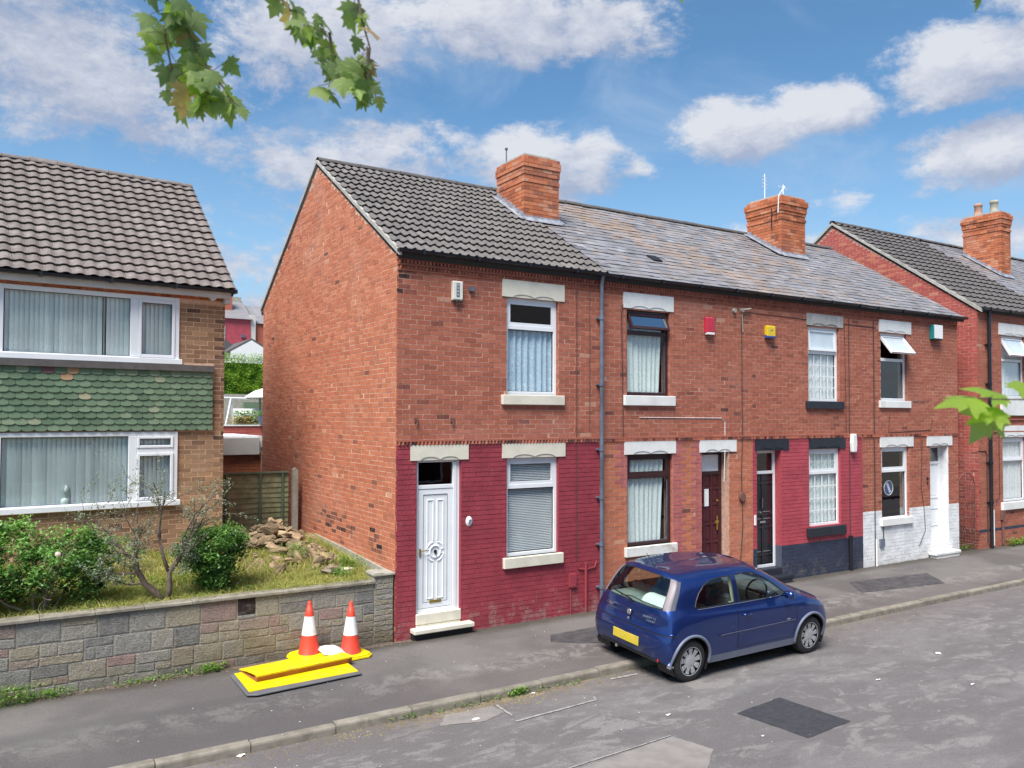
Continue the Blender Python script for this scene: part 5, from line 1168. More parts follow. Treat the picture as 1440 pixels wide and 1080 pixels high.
# yard and gardens behind -------------------------------------------
e = empty('rear_extension', (-.6, 9, 0), label='low red brick extension with a cream fascia seen between the two houses', cat='building')
ew = boxo('wall', (-2.6, .012, 0), (1.0, 3.0, 2.44), 'mortar_dark', e); PE = Pieces()
brick_field(PE, ew, T(-.6, 9, 0), -1.2, 1.0, 1.2, 2.44, [], lambda u, z: 'brick_orange', tone_common, seed=5); PE.flush('brick')
boxo('fascia', (-2.65, -.1, 2.40), (.93, -.02, 2.80), 'timber_white', e); boxo('flat_roof', (-2.65, -.02, 2.45), (1.05, 3.05, 2.84), 'curtain_net', e); MB().tube([(1.02, -.06, .5), (1.02, -.06, 2.5), (1.0, -.15, 2.6)], .04, 8).build('downpipe', 'bark_pale', e)
sheet('rear_yard', [(-14, 4.9), (30, 4.9), (30, 20), (-14, 20)], .5, 'ground')
mb = MB(); P_ = []
for j, (y_, z_) in enumerate([(20.3, 2.45), (27, 2.6), (32, 4.5), (44, 6.2), (80, 11), (200, 14)]):
    for x_ in (-60, 0, 60, 120): P_.append((x_, y_, z_))
mb.add(P_, [(j*4+i, j*4+i+1, (j+1)*4+i+1, (j+1)*4+i) for j in range(5) for i in range(3)]); mb.build('hillside', 'ground')['kind'] = 'structure'
e = empty('planter_wall', (2.6, 20, 0), label='pinkish brick retaining wall under the flowers behind the extension', cat='wall'); pw_ = boxo('wall', (-4, .012, 0), (4, .3, 2.95), 'mortar', e); PE = Pieces()
brick_field(PE, pw_, T(2.6, 20, 0), -1.2, 1.2, 2.0, 2.95, [], lambda u, z: 'brick_red', tone_common, seed=15, ch=.1, bl=.3); PE.flush('brick')
boxo('coping', (-4, -.04, 2.95), (4, .34, 2.99), 'stone_white', e)
tuft(lambda r: (r.uniform(2.5, 3.9), 20.4+r.random()*.5), 1300, lambda x, y: 2.95, 'weed', .55, 31, 'green and orange plants above the pink brick retaining wall', 'flower_bed', .05)
tuft(lambda r: (r.gauss(2.75, .25), 20.3+r.random()*.3), 500, lambda x, y: 2.95, 'maple_red', .32, 32, 'rust coloured flowers above the pink brick retaining wall', 'flower_bed', .05)
sw = empty('garden_swing', (3.1, 22, 2.5), label='white framed garden swing seat with pale cushions above the retaining wall', cat='swing seat')
MB().tube([(-1.1, 0, 1.55), (1.0, 0, 1.5)], .035, 6).tube([(-.45, 0, 1.55), (-.78, -.3, .1)], .035, 6).tube([(-.45, 0, 1.55), (-.25, .3, .1)], .035, 6).tube([(.9, 0, 1.5), (.6, -.3, .1)], .03, 6).tube([(.9, 0, 1.5), (1.1, .3, .1)], .03, 6).build('frame', 'upvc', sw)
MB().box((-.35, -.3, .62), (.7, .2, .78)).prism([(.15, .75), (.28, .75), (.42, 1.1), (.3, 1.12)], -.35, .7, 0).build('seat', 'stone_white', sw, bevel=.03)
MB().box((-.1, -.34, .8), (.75, .05, .98)).box((.25, -.3, .98), (.8, .0, 1.12)).build('cushion', 'white_plain', sw, bevel=.04)
pa = empty('parasol', (3.85, 21.6, 2.5), label='white garden parasol beside the swing seat', cat='parasol')
MB().lathe([(.0, 1.95), (.4, 1.82), (.78, 1.58), (.78, 1.55), (0, 1.8)], 8, 2).build('canopy', 'white_plain', pa); MB().tube([(-.22, -.1, 0), (-.2, -.1, 1.75)], .05, 6).build('pole', 'concrete', pa)
tag(MB().box((-3, 0, 0), (4, .2, 1.8)).build('rear_wall', 'concrete', None, loc=(3.2, 24.4, 2.45)), 'grey concrete wall behind the garden swing', 'wall')
tag(MB().box((0, 0, 0), (1.2, .3, 1.0)).build('green_cover', 'tile_green', None, loc=(3.5, 23.4, 2.9)), 'dark green covered garden furniture behind the parasol pole', 'furniture cover')
hd = empty('hedge', (4, 26, 2.5), label='tall bright yellow green clipped hedge behind the gardens', cat='hedge'); MB().box((-9, .25, 0), (9, 1.1, 3.2)).build('hedge_core', 'leaf_bush', hd)
lf = MB(); r = random.Random(2)
for i in range(15000):
    x_, z_ = r.uniform(-1.6, 1.8), r.uniform(0.9, 3.55+.1*math.sin(r.random()*6)); k = mnoise.noise(Vector((x_*2.2, 0, z_*2.2))); yy = .1-.16*k+r.gauss(0, .06)
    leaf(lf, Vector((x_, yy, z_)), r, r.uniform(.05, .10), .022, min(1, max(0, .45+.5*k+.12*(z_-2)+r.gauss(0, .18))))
for i in range(9000):
    x_ = r.choice([-1, 1])*r.uniform(1.6, 8.9); z_ = r.uniform(.9, 3.5); k = mnoise.noise(Vector((x_*2.2, 0, z_*2.2)))
    leaf(lf, Vector((x_, .1-.16*k+r.gauss(0, .06), z_)), r, r.uniform(.09, .18), .045, min(1, max(0, .45+.5*k+r.gauss(0, .18))))
lf.build('foliage', 'hedge_leaf', hd)
e = empty('white_outbuilding', (6.45, 34, 4.2), label='small white gabled outbuilding rising behind the hedge', cat='building')
MB().prism([(-1.1, 0), (1.1, 0), (1.1, 2.6), (0, 3.25), (-1.1, 2.6)], 0, 4, 1).build('wall', 'white_plain', e); MB().prism([(0, 3.25), (1.3, 2.5), (1.3, 2.6), (0, 3.36), (-1.3, 2.6), (-1.3, 2.5)], .0, 4, 1).build('roof', 'tile_charcoal', e)
e = empty('dark_roofed_shed', (4.9, 36, 4.2), label='low shed with a dark roof left of the white gable', cat='shed'); MB().box((-2, 0, 0), (1.3, 3, 2.7)).build('wall', 'stone_cream', e); MB().prism([(-.2, 2.7), (-.2, 2.8), (3, 3.6), (3, 3.4)], -2.2, 1.4, 0).build('roof', 'tile_under', e)
e = empty('red_painted_house', (8.4, 46, 6), (0, 0, 0), 'distant house with bright red painted wall and slate roof', 'house', None)
MB().box((-2.5, 0, 0), (1.0, 6, 4.0)).build('wall', 'paint_red', e); MB().box((1.0, .05, 0), (1.35, 6, 4.3)).build('party_wall', 'timber_white', e); MB().box((1.35, .3, 0), (4.0, 6, 3.7)).build('wall', 'brick_far', e)
MB().prism([(-.2, 3.95), (3, 5.6), (6.2, 3.95)], -2.6, 1.1, 0).prism([(-.2+.35, 3.75), (3, 5.3), (6.2, 3.75)], 1.36, 4, 0).build('roof', 'slate', e)
MB().box((-1.0, 1.2, 4), (.02, 2.0, 6.05)).box((-1.05, 1.15, 5.75), (.07, 2.05, 5.9)).build('chimney', 'brick_far', e); MB().box((-.95, -.06, .6), (-.72, .0, 3.4)).build('window', 'upvc', e); MB().box((.35, -.12, 3.0-.3), (.6, 0, 2.9)).build('wall_box', 'pipe_grey', e)
MB().box((.2, 2.8, 5.5), (1.0, 3.2, 5.85)).build('chimney', 'concrete', e)
tag(MB().prism([(-.1, .0), (.1, .0), (.16, .35), (-.16, .35)], -.1, .1, 1).build('coping_pot', 'pipe_grey', None, loc=(3.3, 19.8, 2.99)), 'small grey pot on the pink retaining wall coping', 'pot')  # plain grey pot standing on the coping

# ------------------------------------------------------------------ alley gate
ag = empty('alley_gate', (15.34, .04, .06), label='rusty arched wrought iron gate closing the narrow alley', cat='gate')
b = MB(); W2 = .40
arc = [(-W2, 0, 1.50)]+[(W2*math.cos(t_)*-1, 0, 1.50+.42*math.sin(t_)) for t_ in np.linspace(0, PI, 13)]
b.tube([(-W2, 0, .05), (-W2, 0, 1.50)], .014, 5); b.tube([(W2, 0, .05), (W2, 0, 1.50)], .014, 5); b.tube(arc, .013, 5)
for z_ in (.15, .8, 1.50): b.tube([(-W2, 0, z_), (W2, 0, z_)], .011, 5)
b.build('frame', 'iron', ag)
for i in range(1, 7): x_ = -W2+2*W2*i/7; MB().tube([(x_, 0, .15), (x_, 0, 1.50+.42*math.sqrt(max(0, 1-(x_/W2)**2)))], .007, 4).build('bar', 'iron', ag)
b = MB()
for cx in (-.2, .05, .25):
    for cz in (.5, 1.1): b.tube([(cx+.07*t_/6*math.cos(t_), -.01, cz+.07*t_/6*math.sin(t_)) for t_ in np.linspace(.5, 8, 20)], .006, 4)
b.build('scroll', 'iron', ag)
ab = empty('alley_wall', (15.38, 3.4, 0), label='dark brick wall at the back of the alley behind the gate', cat='wall'); o = boxo('wall', (-.48, .012, 0), (.46, .2, 2.2), 'mortar_dark', ab); PE = Pieces(); brick_field(PE, o, T(15.38, 3.4, 0), -.46, .44, .05, 2.2, [], lambda u, z: 'brick_red', tone_common, seed=19); PE.flush('brick')

# ------------------------------------------------------------------ boxes and aerials on the walls
def alarm(x, z, w, h, d, mat, label, kind):
    e = empty('alarm_box', (x, -.0, z), label=label, cat='alarm box', group='alarm boxes on the house fronts')
    MB().prism([(-d, -h/2+.02), (-d*.85, -h/2), (0, -h/2), (0, h/2), (-d*.85, h/2), (-d, h/2-.02)], -w/2, w/2, 0).build('case', mat, e, bevel=.006)
    if kind == 'white':
        boxo('name_panel', (-.028, -d-.003, -.10), (.028, -d+.001, .115), 'pipe_grey', e)
        for i, ch in enumerate('HOME'): curve_text(ch, .045, e, T(0, -d-.005, .085-i*.05) @ Rx(PI/2), 'white_plain')
        MB().lathe([(0, 0), (.04, 0), (.036, .03), (0, .035)], 12, 2, (0, -d*.55, -h/2-.03)).build('strobe', 'car_black', e)
    if kind == 'red': boxo('strobe', (-w/2+.01, -d-.004, -h/2-.028), (w/2-.01, -.02, -h/2+.01), 'white_plain', e)
    if kind == 'yellow': MB().prism([(-d-.01, -h/2-.005), (-.01, -h/2-.005), (-.01, -h/2+.06), (-d-.012, -h/2+.03)], -w/2-.004, w/2+.004, 0).build('strobe', 'sign_blue', e); boxo('logo', (-.03, -d-.003, .02), (.03, -d, .035), 'sign_blue', e)
    if kind == 'teal': boxo('front_panel', (-w/2+.02, -d-.006, -h/2+.02), (w/2, -d+.002, h/2), 'white_plain', e); boxo('strobe', (-w/2+.03, -d, -h/2-.02), (w/2-.03, -.02, -h/2+.002), 'car_black', e)
alarm(.99, 5.29, .17, .30, .075, 'alarm_white', 'cream alarm box with a dark name strip left of the first upper window', 'white')
alarm(6.43, 5.09, .21, .30, .08, 'alarm_red', 'pinkish red alarm box right of the open brown window', 'red')
alarm(8.12, 5.06, .23, .24, .09, 'alarm_yellow', 'yellow alarm box with a blue lamp left of the lattice window', 'yellow')
alarm(13.93, 5.38, .36, .34, .12, 'alarm_teal', 'teal and white alarm box at the far end of the terrace', 'teal')
tag(MB().box((-.035, -.05, -.035), (.035, 0, .035)).tube([(.02, -.03, .02), (.1, -.04, .02), (.12, -.02, -.08)], .005, 5).build('junction_box', 'pipe_grey', None, loc=(1.25, 0, 5.34)), 'small grey junction box right of the cream alarm box', 'junction box')
tag(MB().lathe([(0, -.06), (.04, -.06), (.045, 0)], 10, 1, (0, 0, 0)).lathe([(0, -.06), (.04, -.06), (.045, 0)], 10, 1, (.22, 0, .02)).tube([(.22, -.05, .03), (.42, -.07, .06)], .02, 5).tube([(.22, -.02, .0), (.25, -.02, -.4)], .01, 5).build('cable_bracket', 'concrete', None, loc=(7.12, 0, 5.42)), 'cable bracket with two insulators between the red and yellow alarm boxes', 'cable bracket')
tag(MB().prism([(-.07, -.2), (.07, -.2), (.09, .0), (.07, .2), (-.07, .2), (-.09, 0)], -.09, 0, 1).build('wall_lamp', 'stone_white', None, loc=(10.76, -.01, 2.78), bevel=.02), 'oblong white bulkhead lamp beside the black window head', 'wall lamp')
hp = empty('house_plaque', (1.24, 0, 1.70), label='oval white house number plaque beside the white door', cat='plaque')
MB().lathe([(0, -.015), (.055, -.012), (.06, 0)], 18, 1, M=Matrix.Diagonal((1, 1, 1.35, 1))).build('plate', 'white_plain', hp, smooth=True); MB().prism([(-.02, -.03), (.025, -.03), (.0, .0)], -.018, -.015, 1).prism([(-.01, .0), (.035, .0), (.03, .03), (.0, .025)], -.018, -.015, 1).build('picture', 'pipe_grey', hp)
def aerial(loc, h, n, label, rot=0, wide=.3):
    e = empty('tv_aerial', loc, (0, 0, rot), label, 'aerial', None); MB().tube([(0, 0, -.3), (0, 0, h)], .012, 5).build('mast', 'curtain_net', e)
    for i in range(n): MB().tube([(-wide/2, 0, h-.08-i*.09), (wide/2, 0, h-.08-i*.09)], .008, 4).build('element', 'curtain_net', e)
aerial((11.75, 3.2, 8.95), .72, 4, 'left pale ladder shaped aerial on the middle chimney', .3, .28); aerial((12.1, 2.9, 8.95), .42, 1, 'right pale T shaped aerial on the middle chimney', .2, .5)
tag(MB().tube([(0, 0, 0), (0, 0, .38)], .014, 5).lathe([(0, 0), (.03, .0), (.035, .03), (0, .06)], 8, 2, (0, 0, .33)).build('tv_aerial', 'pipe_grey', None, loc=(3.74, 3.0, 8.50)), 'short stub aerial on the first chimney', 'aerial')
e = empty('side_aerial', (11.38, 2.65, 8.35), label='small dark aerial fixed to the side of the middle chimney with a white cable', cat='aerial'); MB().tube([(-.02, 0, -.3), (-.02, 0, .25)], .014, 5).tube([(-.02, 0, 0), (-.25, -.25, .05)], .01, 5).tube([(-.2, -.3, .18), (-.2, -.3, -.12)], .008, 4).tube([(-.13, -.2, .15), (-.13, -.2, -.1)], .008, 4).build('array', 'car_black', e)
MB().tube([(.12, -.3, .75), (0, -.3, .62), (-.06, -.26, .5), (-.04, -.22, .1)], .014, 5).build('cable', 'white_plain', e)

# ------------------------------------------------------------------ cones, boards, litter
def cone(x, y, rz, label, z=0.0, dz=0):
    e = empty('traffic_cone', (x, y, z), (0, 0, rz), label, 'cone', 'traffic cones by the garden wall')
    a = .245; c_ = .075; pts = [(-a+c_, -a), (a-c_, -a), (a, -a+c_), (a, a-c_), (a-c_, a), (-a+c_, a), (-a, a-c_), (-a, -a+c_)]
    MB().prism(pts, .0, .03, 2).prism([(p*.93, q*.93) for p, q in pts], .03, .05, 2).build('base', 'board_yellow', e, bevel=.006)
    pr = lambda h: .142-(.142-.032)*(h-.04)/.70
    MB().lathe([(.15, .045), (.142, .055), (pr(.30), .30)], 28).build('lower_band', 'cone_red', e, smooth=True); MB().lathe([(pr(.30)+.002, .30), (pr(.55)+.002, .55)], 28).build('reflective_sleeve', 'cone_white', e, smooth=True)
    MB().lathe([(pr(.55), .55), (pr(.66), .66), (pr(.66)-.008, .665), (pr(.70)-.004, .70), (.024, .71), (.026, .745), (.018, .75), (0, .75)], 28).build('tip', 'cone_red', e, smooth=True); return e
cone(-1.37, -.235, .35, 'left traffic cone, standing on the folded yellow board', z=.062); cone(-.80, -.30, .1, 'right traffic cone, nearest the crimson door')
tb_ = empty('trench_board', (-1.68, -.72, .0), (0, 0, .02), 'flat yellow board with grey edges lying on the pavement below the cones', 'trench board')
o = MB().prism([(-.73, -.42), (.68, -.38), (.71, .36), (-.70, .38)], .004, .028, 2).build('board', 'board_yellow', tb_); 
MB().prism([(-.78, -.50), (-.66, -.56), (.70, -.46), (.70, -.36), (-.71, -.42)], .001, .022, 2).prism([(-.78, -.50), (-.71, -.42), (-.68, .36), (-.76, .36)], .001, .0215, 2).build('edge_ramp', 'board_edge', tb_, bevel=.006)
b2 = empty('folded_board', (-1.62, -.50, .03), (0, 0, .13), 'second yellow board bowed and lying on top of the flat one', 'trench board')
prof = [(-.30, .082), (-.26, .092), (-.12, .085), (.06, .068), (.24, .04), (.30, .028)]; 
MB().prism([(a, b_) for a, b_ in prof]+[(a, b_-.018) for a, b_ in reversed(prof)], -.66, .66, 0).build('board', 'board_yellow', b2)
MB().prism([(a-.002, b_-.006) for a, b_ in prof[:1]]+[(-.27, .0), (-.2, .0), (-.2, .06), (-.28, .07)], -.655, .655, 0).box((-.655, -.2, .0), (.655, .25, .016)).build('underside', 'board_brown', b2)
r = random.Random(4); vs = []; fs = []; n = 14
for j in range(n+1):
    for i in range(n+1):
        u, v = i/n-.5, j/n-.5; vs.append((u*.42, v*.34, .075*max(0, 1-(2.1*u)**2)*max(0, 1-(2.1*v)**2)+.012+.012*mnoise.noise(Vector((u*7, v*7, 3)))))
fs = [(j*(n+1)+i, j*(n+1)+i+1, (j+1)*(n+1)+i+1, (j+1)*(n+1)+i) for j in range(n) for i in range(n)]
b = len(vs); o = MB().add(vs, fs).build('plastic_sack', 'white_plain', None, smooth=True, loc=(-1.07, -.31, .095), rot=(.12, .25, .2)); sm = o.modifiers.new('solid', 'SOLIDIFY'); sm.thickness = .02
tag(o, 'crumpled white plastic sack lying between the two cones', 'sack')
def litter(x, y, z, s, label, mat='litter', rz=0, group='scraps of litter on the road'):
    r = random.Random(int(abs(x*97+y*31))); n = 7; pts = [(math.cos(2*PI*i/n)*s*r.uniform(.5, 1.1), math.sin(2*PI*i/n)*s*.5*r.uniform(.5, 1.1), r.uniform(.001, .3*s)) for i in range(n)]
    o = MB().add(pts+[(0, 0, .02*s+.002)], [(i, (i+1) % n, n) for i in range(n)]).build('litter_scrap', mat, None, loc=(x, y, z+.004), rot=(0, 0, rz)); tag(o, label, 'litter', group)
LIT = [(-2.85, -2.62, .09, 'white torn wrapper in the gutter near the bottom left of the road'), (-.32, -3.0, .07, 'white scrap of paper on the road below the kerb joint'), (.72, KY(.7)-.07, .05, 'white crumpled scrap in the gutter left of the car'),
       (6.75, -4.28, .09, 'pale scrap on the road at the far right'), (4.9, -4.55, .06, 'small white scrap right of the dark asphalt patch'), (1.65, -4.05, .07, 'pale leafy scrap on the road left of the dark asphalt patch'), (2.1, -5.05, .05, 'white striped scrap below the dark asphalt patch'), (5.8, -5.3, .05, 'white scrap near the right edge of the road')]
for x_, y_, s_, l_ in LIT: litter(x_, y_, -.13, s_*.8, l_)
rr = random.Random(66); mb = MB()
for i in range(230):
    x_, y_ = rr.uniform(-4, 13), rr.uniform(-5.8, -.1); s_ = rr.uniform(.004, .014); z_ = (-.13 if y_ < KY(min(x_, 14)) else PAVZ(x_, y_))+.003
    if KY(min(x_, 14)) < y_ < KY(min(x_, 14))+.13: z_ = -.026
    a = rr.uniform(0, PI); c_, s2 = math.cos(a)*s_, math.sin(a)*s_; mb.add([(x_-c_, y_-s2, z_), (x_+s2*.6, y_-c_*.6, z_+.003), (x_+c_, y_+s2, z_), (x_-s2*.6, y_+c_*.6, z_+.003)], [(0, 1, 2, 3)], rr.random())
tag(mb.build('street_crumbs', 'litter'), 'tiny pale crumbs and petals scattered over road and pavement', 'debris', None, 'stuff')

# ------------------------------------------------------------------ the parked car (x forward, y to its left, z up)
def catmull(P, n):
    P = np.asarray(P, float); out = []
    Q = np.concatenate([[2*P[0]-P[1]], P, [2*P[-1]-P[-2]]])
    for i in range(len(P)-1):
        p0, p1, p2, p3 = Q[i:i+4]; m = n[i] if hasattr(n, '__len__') else n
        for k in range(m):
            t = k/m; out.append(.5*((2*p1)+(-p0+p2)*t+(2*p0-5*p1+4*p2-p3)*t*t+(-p0+3*p1-3*p2+p3)*t**3))
    out.append(P[-1]); return np.array(out)
def build_car(loc, rot):
    e = empty('parked_car', loc, rot, 'dark blue three door hatchback parked with two wheels on the kerb', 'car')
    A = [(.10, 0, .30), (.11, .45, .30), (.17, .68, .27), (.30, .77, .24), (.6, .79, .21), (1.1, .79, .20), (1.6, .79, .20), (2.2, .79, .20), (2.75, .79, .20), (3.09, .79, .20), (3.5, .72, .2), (3.7, .42, .2), (3.76, 0, .2)]
    Bq = [(.0, 0, .44), (.03, .45, .44), (.11, .72, .44), (.27, .81, .42), (.6, .828, .40), (1.1, .815, .38), (1.6, .812, .38), (2.2, .812, .38), (2.75, .815, .38), (3.09, .828, .4), (3.52, .77, .42), (3.76, .42, .42), (3.82, 0, .42)]
    Cq = [(.01, 0, .60), (.04, .45, .60), (.12, .71, .60), (.28, .80, .60), (.6, .823, .60), (1.1, .82, .60), (1.6, .82, .6), (2.2, .82, .6), (2.75, .82, .60), (3.09, .822, .60), (3.5, .75, .60), (3.74, .42, .58), (3.80, 0, .58)]
    Dq = [(.125, 0, .74), (.145, .42, .74), (.21, .655, .755), (.31, .765, .79), (.6, .80, .81), (1.1, .808, .82), (1.6, .81, .81), (2.2, .81, .80), (2.75, .80, .80), (3.09, .785, .80), (3.42, .70, .76), (3.62, .42, .745), (3.68, 0, .75)]
    Eq = [(.16, 0, .93), (.18, .40, .935), (.25, .615, .95), (.38, .705, .965), (.62, .742, .96), (1.1, .757, .95), (1.6, .76, .935), (2.2, .755, .915), (2.72, .728, .905), (2.93, .66, .925), (3.0, .52, .945), (3.05, .28, .955), (3.07, 0, .96)]
    Fq = [(.46, 0, 1.375), (.47, .30, 1.37), (.51, .47, 1.35), (.60, .545, 1.345), (.80, .57, 1.36), (1.15, .59, 1.378), (1.55, .595, 1.38), (1.9, .585, 1.362), (2.05, .565, 1.345), (2.12, .52, 1.345), (2.17, .40, 1.355), (2.20, .22, 1.365), (2.21, 0, 1.37)]
    Gq = [(.50, 0, 1.39), (.56, 0, 1.40), (.66, 0, 1.412), (.78, 0, 1.422), (.95, 0, 1.432), (1.2, 0, 1.438), (1.5, 0, 1.438), (1.75, 0, 1.430), (1.9, 0, 1.42), (2.0, 0, 1.41), (2.08, 0, 1.40), (2.14, 0, 1.39), (2.19, 0, 1.38)]
    net = np.array([A, Bq, Cq, Dq, Eq, Fq, Gq])
    ns = [30, 20, 14, 26, 36, 36, 44, 44, 30, 34, 26, 24]; nr = [14, 14, 14, 14, 34, 26]
    cols = np.array([catmull(net[i], ns) for i in range(7)])               # rows x s
    G = np.array([catmull(cols[:, j], nr) for j in range(cols.shape[1])])  # s x t
    nS, nT = G.shape[:2]; G[:, -1, 1] = 0
    sp = np.concatenate([np.arange(n)/n+i for i, n in enumerate(ns)]+[[12.]]); tp = np.concatenate([np.arange(n)/n+i for i, n in enumerate(nr)]+[[6.]])
    def inpoly(x, z, poly):
        c = False; j = len(poly)-1
        for i in range(len(poly)):
            (xi, zi), (xj, zj) = poly[i], poly[j]
            if (zi > z) != (zj > z) and x < (xj-xi)*(z-zi)/(zj-zi)+xi: c = not c
            j = i
        return c
    def smooth_poly(pts, n=6):
        P = np.array(pts+[pts[0]]); Q = np.concatenate([[pts[-1]], P, [pts[1]]]); out = []
        for i in range(len(pts)):
            p0, p1, p2, p3 = Q[i:i+4]
            for k in range(n): t = k/n; out.append(tuple(.5*((2*p1)+(-p0+p2)*t*.6*1+(2*p0-5*p1+4*p2-p3)*t*t*.0+0*t) if False else p1+(p2-p1)*t))
        return out
    dwin = [(1.56, .968), (1.53, 1.325), (1.72, 1.338), (1.92, 1.318), (2.12, 1.245), (2.34, 1.125), (2.55, .99), (2.60, .942)]
    qwin = [(.70, .985), (.735, 1.07), (.80, 1.16), (.90, 1.245), (1.02, 1.295), (1.18, 1.32), (1.44, 1.328), (1.46, .972), (.76, .968)]
    ARC = [(.60, .285), (3.09, .285)]; RA = .335
    cats = {}
    def cat(i, j):
        s = (sp[i]+sp[i+1])/2; t = (tp[j]+tp[j+1])/2; c = (G[i, j]+G[i+1, j]+G[i, j+1]+G[i+1, j+1])/4; x, y, z = c
        if t < 3.6 and abs(y) > .5:
            for ax, az in ARC:
                if (x-ax)**2+(z-az)**2 < RA**2: return None
        if t >= 4:
            if s < 1.80 and 4.09 < t < 4.91 : return 'rear_window'
            if s < 1.86 and 4.05 < t < 4.95: return 'seal'
            if 1.86 <= s < 2.95 and 4.03 < t < 4.93-.1*max(0, s-2.3): return 'tail_light' if s < 2.5 else 'tail_light_dark'
            if s > 8.9 and 4.06 < t < 4.93 and s > 9.15-.0: return 'windscreen'
        if .5 < x < 2.65 and 3.9 < t < 5.0:
            if inpoly(x, z, dwin): return 'door_window'
            if inpoly(x, z, qwin): return 'quarter_window'
        if t < .55 and 3.6 < s < 9.5 and z < .33: return 'sill'
        if s < 2.6 and t < .06: return 'bumper_lower'
        if s > 9.8 and 3.15 > t > 2.3 and s < 11.3: return 'headlight'
        if s > 11 and 1.0 < t < 1.9 : return 'grille'
        if 1.50 < x < 2.72 and .33 < z and s < 9 and t < 5.0 and y > .4: return 'door'
        if s < 2.5 and t > 2.35 and t < 5.0: return 'tailgate'
        if s > 8.8 and 3.0 < t < 4.05: return 'bonnet'
        return 'body'
    C_ = [[cat(i, j) for j in range(nT-1)] for i in range(nS-1)]
    matof = {'rear_window': 'glass_car', 'seal': 'car_black', 'tail_light': 'lamp_clear', 'tail_light_dark': 'lamp_smoke', 'windscreen': 'glass_car', 'door_window': 'glass_car', 'quarter_window': 'glass_dark',
             'sill': 'car_trim', 'bumper_lower': 'car_black', 'headlight': 'lamp_clear', 'grille': 'car_black', 'door': 'car_blue', 'tailgate': 'car_blue', 'bonnet': 'car_blue', 'body': 'car_blue'}
    dU = np.gradient(G, axis=0); dV = np.gradient(G, axis=1); NR = np.cross(dU, dV); NR /= (np.linalg.norm(NR, axis=2, keepdims=True)+1e-9)
    if NR[nS//2, nT//3, 1] < 0: NR = -NR
    def mesh_of(name, sides=(1, -1)):
        vid = {}; V = []; Fc = []; Nn = []
        for sd in sides:
            for i in range(nS-1):
                for j in range(nT-1):
                    if C_[i][j] != name: continue
                    q = []
                    for (a, b) in ((i, j), (i+1, j), (i+1, j+1), (i, j+1)):
                        on0 = abs(G[a, b, 1]) < 1e-6; k = (a, b, 0 if on0 else sd)
                        if k not in vid: vid[k] = len(V); V.append((G[a, b, 0], G[a, b, 1]*sd, G[a, b, 2])); nn = NR[a, b]; Nn.append((nn[0], nn[1]*sd*(0 if on0 else 1), nn[2]))
                        q.append(vid[k])
                    q2 = []; [q2.append(z_) for z_ in q if z_ not in q2]
                    if len(q2) > 2: Fc.append(tuple(q2 if sd < 0 else reversed(q2)))
        return V, Fc, Nn
    def put(name, mat, sides=(1, -1), parent=e, oname=None):
        V, Fc, Nn = mesh_of(name, sides)
        if not V: return None
        me = bpy.data.meshes.new(name); me.from_pydata(V, [], Fc); me.materials.append(MATS[mat]); me.polygons.foreach_set('use_smooth', [True]*len(me.polygons))
        # shared normals keep the panels reading as one skin
        try: me.normals_split_custom_set_from_vertices([Vector(n_).normalized() if Vector(n_).length > 0 else Vector((0, 0, 1)) for n_ in Nn])
        except Exception as ex: print('normals', ex)
        me.update(); o = bpy.data.objects.new(oname or name, me); C.objects.link(o); o.parent = parent; return o
    body = put('body', 'car_blue')
    for nm in ('seal', 'bumper_lower', 'grille', 'bonnet', 'tailgate'): put(nm, matof[nm])
    for sd in (-1, 1): put('sill', 'car_trim', (sd,))
    tg = None
    put('rear_window', 'glass_car'); put('windscreen', 'glass_car')
    for sd in (-1, 1):
        d_ = put('door', 'car_blue', (sd,)); put('door_window', 'glass_car', (sd,), d_, 'window'); put('quarter_window', 'glass_car', (sd,), e, 'quarter_window')
        tl_ = put('tail_light', 'lamp_clear', (sd,)); put('tail_light_dark', 'lamp_smoke', (sd,), tl_, 'lamp_edge'); put('headlight', 'lamp_clear', (sd,))
    # skin lookup for seams and trims that follow the surface
    side = G[60:, :, :]
    def on_side(x, z, off=.004, sd=1):
        best = None; M_ = (G[..., 0]-x)**2+(G[..., 2]-z)**2+(np.where(G[..., 1] < .4, 1., 0.)); k = np.unravel_index(np.argmin(M_), M_.shape)
        return Vector((x, (G[k][1]+off)*sd, z))
    def on_st(s, t, off=.004, sd=1):
        i = int(np.argmin(abs(sp-s))); j = int(np.argmin(abs(tp-t))); p = G[i, j]+NR[i, j]*off; return Vector((p[0], p[1]*sd, p[2]))
    for sd in (-1, 1):
        sm = MB()
        for poly in ([(1.50, .34), (1.49, .7), (1.47, .95)], [(1.50, .34), (2.66, .34)], [(2.66, .34), (2.76, .6), (2.74, .86), (2.66, .93)]):
            P = []
            for (a, b), (c, d) in zip(poly, poly[1:]):
                for k in range(10): P.append(on_side(a+(c-a)*k/10, b+(d-b)*k/10, .0005, sd))
            P.append(on_side(*poly[-1], .0005, sd)); sm.tube(P, .0035, 4)
        sm.tube([on_st(2.98, t_, .0, sd) for t_ in np.linspace(3.2, 4.9, 20)], .003, 4)
        sm.build('panel_gap', 'car_black', e)
        ws = MB()
        for poly in (dwin, qwin):
            P = [on_side(a, b, .001, sd) for (p0, p1) in zip(poly, poly[1:]+poly[:1]) for (a, b) in [(p0[0]+(p1[0]-p0[0])*k/5, p0[1]+(p1[1]-p0[1])*k/5) for k in range(5)]]
            ws.tube(P+[P[0]], .008, 5)
        ws.build('window_seal', 'car_black', e)
        MB().tube([on_side(x_, .952 if x_ > 1.5 else .955, .004, sd) for x_ in np.linspace(.74, 2.60, 24)], .005, 5).build('waist_trim', 'chrome', e)
